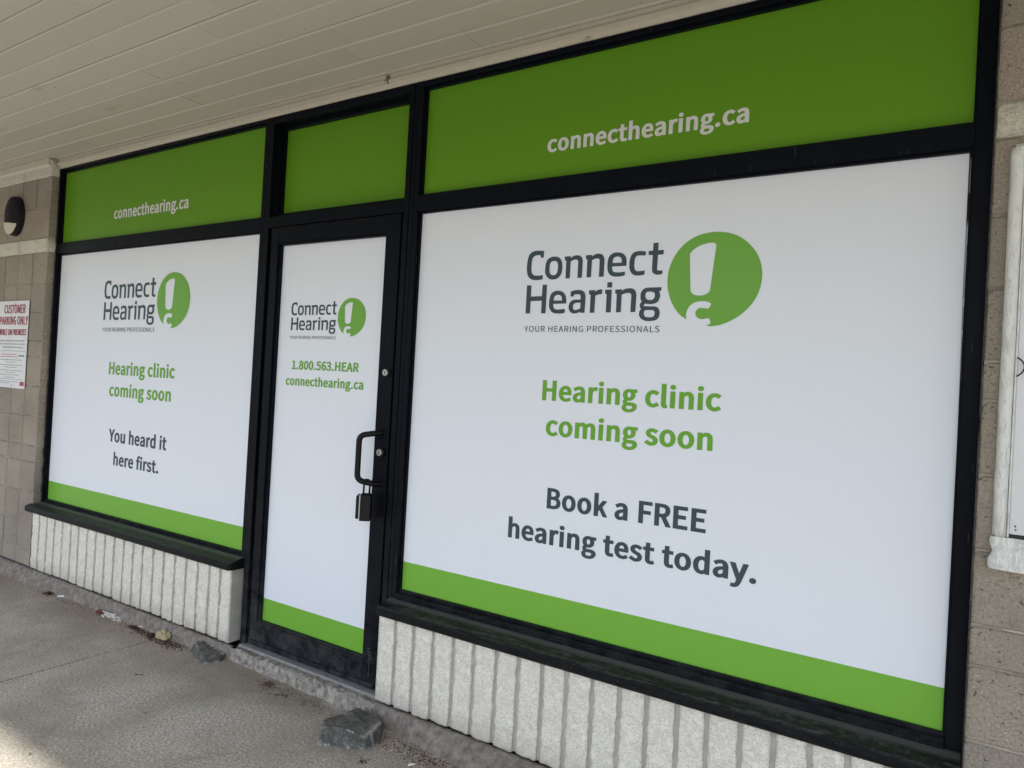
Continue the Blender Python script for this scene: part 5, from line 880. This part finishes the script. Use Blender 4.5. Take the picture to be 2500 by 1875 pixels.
# ------------------------------------------------------------------ stones and litter on the ground
def slab_rock(name, base, top, label, edges_pale=True):
    """faceted stone from matching rings of (x, y, z) corners, roughened"""
    n = len(base); bm = bmesh.new()
    b = [bm.verts.new(p) for p in base]; t = [bm.verts.new(p) for p in top]
    bm.faces.new(b[::-1]); tf = bm.faces.new(t)
    for i in range(n): bm.faces.new((b[i], b[(i+1) % n], t[(i+1) % n], t[i]))
    bmesh.ops.triangulate(bm, faces=bm.faces[:])
    bmesh.ops.subdivide_edges(bm, edges=bm.edges[:], cuts=5, use_grid_fill=True)
    cen = sum((v.co for v in bm.verts), Vector())/len(bm.verts)
    for v in bm.verts:
        d = (v.co-cen).normalized(); k = noise.noise(v.co*24)*.0030+noise.noise(v.co*90)*.0014
        v.co += d*k
        if v.co.z < .0: v.co.z = -.001
    return bm
def rock(base, top, extra, label, grp=None):
    lo = Vector((sum(p[0] for p in base)/len(base), sum(p[1] for p in base)/len(base), 0))
    bm = slab_rock('rock', base, top, label)
    for (b2, t2) in extra:
        q = slab_rock('rock', b2, t2, label); me = bpy.data.meshes.new('tmp'); q.to_mesh(me); q.free(); bm.from_mesh(me); bpy.data.meshes.remove(me)
    bmesh.ops.recalc_face_normals(bm, faces=bm.faces[:])
    # pale broken edges: faces at the sharp rims
    o = bmobj('rock', bm, mRock, None, False)
    o.data.materials.append(mRockE)
    me = o.data
    bm2 = bmesh.new(); bm2.from_mesh(me)
    for e in bm2.edges:
        if len(e.link_faces) == 2 and e.calc_face_angle(0) > .95:
            for f in e.link_faces:
                if noise.noise(f.calc_center_median()*25) > .12: f.material_index = 1
    bm2.to_mesh(me); bm2.free()
    return tag(o, label, 'rock', grp)
rock([(-2.071, -.381, 0), (-2.001, -.344, 0), (-1.896, -.300, 0), (-1.888, -.259, 0), (-1.960, -.215, 0), (-2.085, -.228, 0), (-2.110, -.300, 0)],
     [(-2.066, -.374, .073), (-1.998, -.328, .071), (-1.893, -.304, .058), (-1.900, -.262, .060), (-1.985, -.232, .066), (-2.062, -.214, .072), (-2.100, -.320, .074)],
     [([(-1.895, -.272, 0), (-1.893, -.222, 0), (-1.952, -.138, 0), (-2.060, -.112, 0), (-2.112, -.165, 0), (-2.075, -.235, 0)],
       [(-1.897, -.270, .056), (-1.912, -.222, .062), (-1.934, -.170, .055), (-2.045, -.130, .052), (-2.108, -.140, .052), (-2.090, -.222, .060)])],
     'large angular dark grey rock with a stepped top in front of the doorway')
rock([(-3.067, -.100, 0), (-3.049, -.131, 0), (-3.075, -.191, 0), (-3.119, -.196, 0), (-3.217, -.168, 0), (-3.275, -.142, 0), (-3.27, -.092, 0)],
     [(-3.052, -.104, .034), (-3.056, -.128, .034), (-3.088, -.190, .036), (-3.140, -.176, .046), (-3.212, -.150, .050), (-3.268, -.120, .046), (-3.235, -.090, .052)],
     [], 'flat cracked dark grey rock at the foot of the left low wall')

def lump(name, c, s, mat, label, cat, seed, par=None, sub=3, amp=.5, freq=40):
    bm = bmesh.new(); bmesh.ops.create_icosphere(bm, subdivisions=sub, radius=1)
    for v in bm.verts:
        k = 1+amp*noise.noise(v.co*1.7+Vector((seed, 0, 0)))+amp*.5*noise.noise(v.co*4+Vector((seed, 2, 0)))
        v.co = Vector((c[0]+v.co.x*s[0]*k, c[1]+v.co.y*s[1]*k, c[2]+max(-.2, v.co.z)*s[2]*k))
    o = bmobj(name, bm, mat, par, False)
    return tag(o, label, cat) if label else o
lump('foam_lump', (-3.525, -.140, .020), (.046, .028, .026), mFoam, 'yellowed crumbling foam lump at the foot of the left low wall', 'foam', 1)
lump('bark_piece', (-4.150, -.138, .008), (.034, .014, .014), mRust, 'rust brown piece of bark beside the pale shreds by the left wall', 'bark', 5)
def cyl(name, a, b2, r, mat, label, cat):
    o = tube(name, [a, (Vector(a)+Vector(b2))/2, b2], r, mat, None, 10); return tag(o, label, cat)
bt = empty('cigarette_butt', (-1.686, -.268, 0), 'white cigarette butt on the pavement below the right low wall', 'cigarette butt')
tube('paper', [(-1.696, -.279, .0045), (-1.683, -.261, .0045)], .0042, mButt, bt, 12); tube('filter_end', [(-1.683, -.261, .0045), (-1.680, -.257, .0045)], .0041, mPeb, bt, 12)
bt = empty('cigarette_butt', (-3.775, -.110, 0), 'white cigarette butt among the litter at the left low wall', 'cigarette butt')
tube('paper', [(-3.789, -.121, .005), (-3.765, -.113, .006)], .0042, mButt, bt, 12); tube('filter_end', [(-3.765, -.113, .006), (-3.760, -.111, .006)], .0041, mPeb, bt, 12)
# scrap of paper
vs = [(-4.632, -.152, .002), (-4.585, -.122, .004), (-4.592, -.108, .012), (-4.640, -.134, .008)]
tag(obj('paper_scrap', vs, [(0, 1, 2, 3)], mButt), 'flat white paper scrap lying left along the left low wall', 'paper')
def crumbs(name, cx, cy, sx, sy, n, sz, mat, label, cat, seed, hz=1.0, kind=None):
    """a heap of small flat flakes in one mesh"""
    r_ = random.Random(seed); vs = []; fs = []
    for _ in range(n):
        x = cx+r_.gauss(0, sx); y = min(-.128, cy+r_.gauss(0, sy)); s = sz*r_.uniform(.4, 1.3)
        z = abs(r_.gauss(0, 1))*sz*.5*hz*math.exp(-((x-cx)/sx)**2*.4)+.0012
        a = r_.uniform(0, 6.28); tx, ty = r_.uniform(-.7, .7), r_.uniform(-.7, .7); k = len(vs); m_ = r_.choice((4, 5))
        for q in range(m_):
            b2 = a+6.28*q/m_; rr = s*r_.uniform(.5, 1)
            dx, dy = rr*math.cos(b2), rr*math.sin(b2)*.6; vs.append((x+dx, y+dy, max(.0006, z+dx*tx+dy*ty)))
        vs.append((x, y, z+s*.35))
        for q in range(m_): fs.append((k+q, k+(q+1) % m_, k+m_))
    o = obj(name, vs, fs, mat); return tag(o, label, cat, kind=kind) if not kind else tag(o, kind=kind)
crumbs('leaf_clump', -2.658, -.150, .016, .012, 70, .010, mLeaf, 'crumpled dry leaf clump on the pavement in front of the door', 'leaf', 2)
def twig(pts, r, label):
    return tag(tube('twig', pts, r, mWood, None, 6, True, r*.5), label, 'twig')
twig([(-2.545, -.205, .004), (-2.523, -.190, .006), (-2.512, -.180, .004), (-2.497, -.172, .007)], .0022, 'short dark twig in front of the door beside the leaf clump')
twig([(-5.02, -.62, .003), (-4.99, -.60, .005), (-4.975, -.575, .003)], .0018, 'tiny dark twig out on the pavement at the far left')
twig([(-3.20, -.47, .003), (-3.185, -.455, .005), (-3.165, -.45, .003)], .002, 'tiny dark twig on the bare pavement between rocks and pavement joint')
def litter(name, specs, mat, sz, seed, hz=1.0):
    r_ = random.Random(seed); vs = []; fs = []
    for cx, cy, sx, sy, n in specs:
        for _ in range(n):
            x = cx+r_.gauss(0, sx); y = cy+r_.gauss(0, sy)
            yl = foot_y(x)+.010
            if y > yl: y = yl-abs(r_.gauss(0, .012))
            s = sz*r_.uniform(.35, 1.3); k = len(vs); a = r_.uniform(0, 6.28); zt = s*r_.uniform(.3, .9)*hz
            for q in range(5):
                b2 = a+1.2566*q; rr = s*r_.uniform(.5, 1); vs.append((x+rr*math.cos(b2), y+rr*math.sin(b2), .0005))
            vs.append((x+s*.1, y, zt+.0005))
            for q in range(5): fs.append((k+q, k+(q+1) % 5, k+5))
    return tag(obj(name, vs, fs, mat), kind='stuff')
litter('brown_dirt', [(-3.80, -.135, .025, .012, 160), (-3.72, -.145, .03, .014, 160), (-3.60, -.14, .04, .018, 420), (-3.45, -.155, .05, .020, 420), (-3.38, -.14, .03, .015, 70), (-4.72, -.16, .05, .015, 60), (-1.93, -.20, .04, .03, 60), (-1.85, -.36, .012, .010, 40), (-1.70, -.20, .12, .03, 420), (-2.4, -.16, .25, .03, 260), (-4.3, -.17, .5, .03, 200)], mDirt, .0042, 5)
litter('grit', [(-2.6, -.5, 1.0, .35, 700), (-4.2, -.45, .9, .30, 500), (-1.6, -.26, .25, .07, 300)], mPeb, .0018, 6, .8)
litter('plaster_crumbs', [(-3.52, -.15, .05, .02, 26), (-3.40, -.15, .04, .015, 12), (-1.72, -.19, .10, .03, 40), (-1.55, -.23, .06, .02, 14), (-2.15, -.15, .08, .02, 20)], mPeb, .0042, 8)
# pale shreds near the left wall: thin fibres
r_ = random.Random(12); vs = []; fs = []
for _ in range(150):
    x = -4.06+r_.gauss(0, .055); y = min(-.12, -.135+r_.gauss(0, .010)); a = r_.uniform(-.9, .9); L_ = r_.uniform(.006, .026); k = len(vs); z = r_.uniform(.002, .022)
    dx, dy = math.cos(a)*L_, math.sin(a)*L_*.5; w_ = .0011
    vs += [(x, y, z), (x+dx, y+dy, max(.001, z+r_.uniform(-.008, .008))), (x+dx, y+dy+w_, z+.002), (x, y+w_, z+.0015)]; fs.append((k, k+1, k+2, k+3))
tag(obj('pale_shreds', vs, fs, mButt), 'tuft of white shredded fibre against the footing of the left low wall', 'fibre')

litter('lime_crust', [(-2.26, -.115, .035, .012, 260), (-2.12, -.115, .03, .012, 160), (-1.98, -.13, .03, .012, 120), (-1.64, -.155, .025, .010, 110), (-4.0, -.118, .03, .008, 90), (-2.75, -.09, .06, .01, 60)], mPatch, .0040, 21, .35)
for i_, (cx_, cy_, sx_, sy_, sz_) in enumerate(((-3.795, -.135, .022, .012, .012), (-3.700, -.150, .020, .010, .009), (-3.605, -.148, .030, .014, .011), (-3.435, -.150, .028, .012, .009))):
    pass
for cx_, cy_, nm_ in ((-3.795, -.136, 'dark clump of decayed leaves behind the left cigarette butt'), (-3.612, -.150, 'dark brown clump of decayed leaves left of the foam lump'), (-4.735, -.150, 'small dark leaf clump near the far end of the left low wall')):
    crumbs('leaf_clump', cx_, cy_, .020, .009, 90, .009, mDirt, nm_, 'leaf', int(-cx_*100))
# cracks: narrow dark gaps modelled as thin ribbons lying in the pavement surface
def crack(pts, w_, seed):
    r2_ = random.Random(seed); vs = []; P_ = []
    for a, b in zip(pts, pts[1:]):
        n = max(2, int(math.dist(a, b)/.012))
        for k in range(n): t = k/n; P_.append((a[0]+(b[0]-a[0])*t+r2_.uniform(-.003, .003), a[1]+(b[1]-a[1])*t+r2_.uniform(-.003, .003)))
    P_.append(pts[-1])
    for x, y in P_:
        h = w_*r2_.uniform(.2, 1); vs += [(x-h*.4, y-h, .0006), (x+h*.4, y+h, .0006)]
    return vs, [(2*i, 2*i+2, 2*i+3, 2*i+1) for i in range(len(P_)-1)]
cv_, cf_ = [], []
for q_, (pp_, ww_) in enumerate((([(-1.945, -.150), (-1.90, -.162), (-1.835, -.160), (-1.79, -.185), (-1.70, -.19), (-1.62, -.215)], .0018), ([(-3.566, -.13), (-3.552, -.30), (-3.568, -.47), (-3.558, -.66), (-3.563, -.90), (-3.55, -1.3)], .0030), ([(-1.60, -.20), (-1.55, -.235), (-1.49, -.24)], .0025))):
    v_, f_ = crack(pp_, ww_, q_); k_ = len(cv_); cv_ += v_; cf_ += [tuple(i+k_ for i in f) for f in f_]
tag(obj('pavement_cracks', cv_, cf_, mInk), kind='stuff')
# scuffed paint near the foot of the door
r_ = random.Random(5); vs = []; fs = []
for _ in range(60):
    x = -2.150+r_.gauss(0, .010); z = -1.205+r_.gauss(0, .022); l = r_.uniform(.002, .009); a = r_.gauss(1.3, .4); k = len(vs); w2 = .0006
    vs += [(x, DY-.0012, z+EYE), (x+l*math.cos(a), DY-.0012, z+l*math.sin(a)+EYE), (x+l*math.cos(a)+w2, DY-.0012, z+l*math.sin(a)+EYE), (x+w2, DY-.0012, z+EYE)]; fs.append((k, k+1, k+2, k+3))
k = len(vs); vs += [(-2.1475, DY-.0012, -1.22+EYE), (-2.1465, DY-.0012, -1.22+EYE), (-2.1485, DY-.0012, -1.30+EYE), (-2.1495, DY-.0012, -1.30+EYE)]; fs.append((k, k+1, k+2, k+3))
obj('paint_scuff', vs, fs, mAlu, dr)
# ragged sealant where frames meet the piers
def sealant(x0, x1, y, par, seed, n=220):
    vs = []; fs = []
    for i in range(n+1):
        z = -1.0+2.29*i/n; e = (x1-x0)*(.5+.8*noise.noise(Vector((seed, z*16, 0)))+.4*noise.noise(Vector((seed, z*60, 0))))
        vs += [(x0, y, z+EYE), (x0+e, y-.003, z+EYE), (x0+e, y+.02, z+EYE)]
    for i in range(n): fs += [(3*i, 3*i+3, 3*i+4, 3*i+1), (3*i+1, 3*i+4, 3*i+5, 3*i+2)]
    obj('sealant', vs, fs, mInk, par)
sealant(-5.1545, -5.168, -.0345, wl_, 2)
sealant(.0285, .0335, -.0845, wr_, 6)
# white strips added behind the glass as light patches in the film gap
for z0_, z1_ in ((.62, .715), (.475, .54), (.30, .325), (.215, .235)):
    box('glint_strip', -.0215, -.0135, .0105, .0112, z0_, z1_, mButt, wr_, 0)

# nail heads along the soffit boards
vs = []; fs = []; r_ = random.Random(31)
for i in range(1, 13):
    ym = (PJ[i]+PJ[i+1])/2
    for jx_ in range(-14, 5):
        for off in (-.035, .035):
            x = jx_*.61+r_.uniform(-.012, .012)+.2; y = ym+off+r_.uniform(-.006, .006); r1 = .0022; k = len(vs)
            for q in range(6): vs.append((x+r1*math.cos(q*1.047), y+r1*math.sin(q*1.047), EYE+1.3588))
            fs.append(tuple(k+q for q in range(6))[::-1])
o = obj('nail_heads', vs, fs, mWood, sof); o['kind'] = 'stuff'
# rust and drip stains of caulk at the head of the mullion
lump('caulk_blob', (-2.225, -.052, EYE+1.316), (.010, .006, .012), mTrim, None, None, 3, mo)
lump('caulk_blob', (-1.235, -.046, EYE+1.298), (.012, .006, .007), mTrim, None, None, 8, mo)
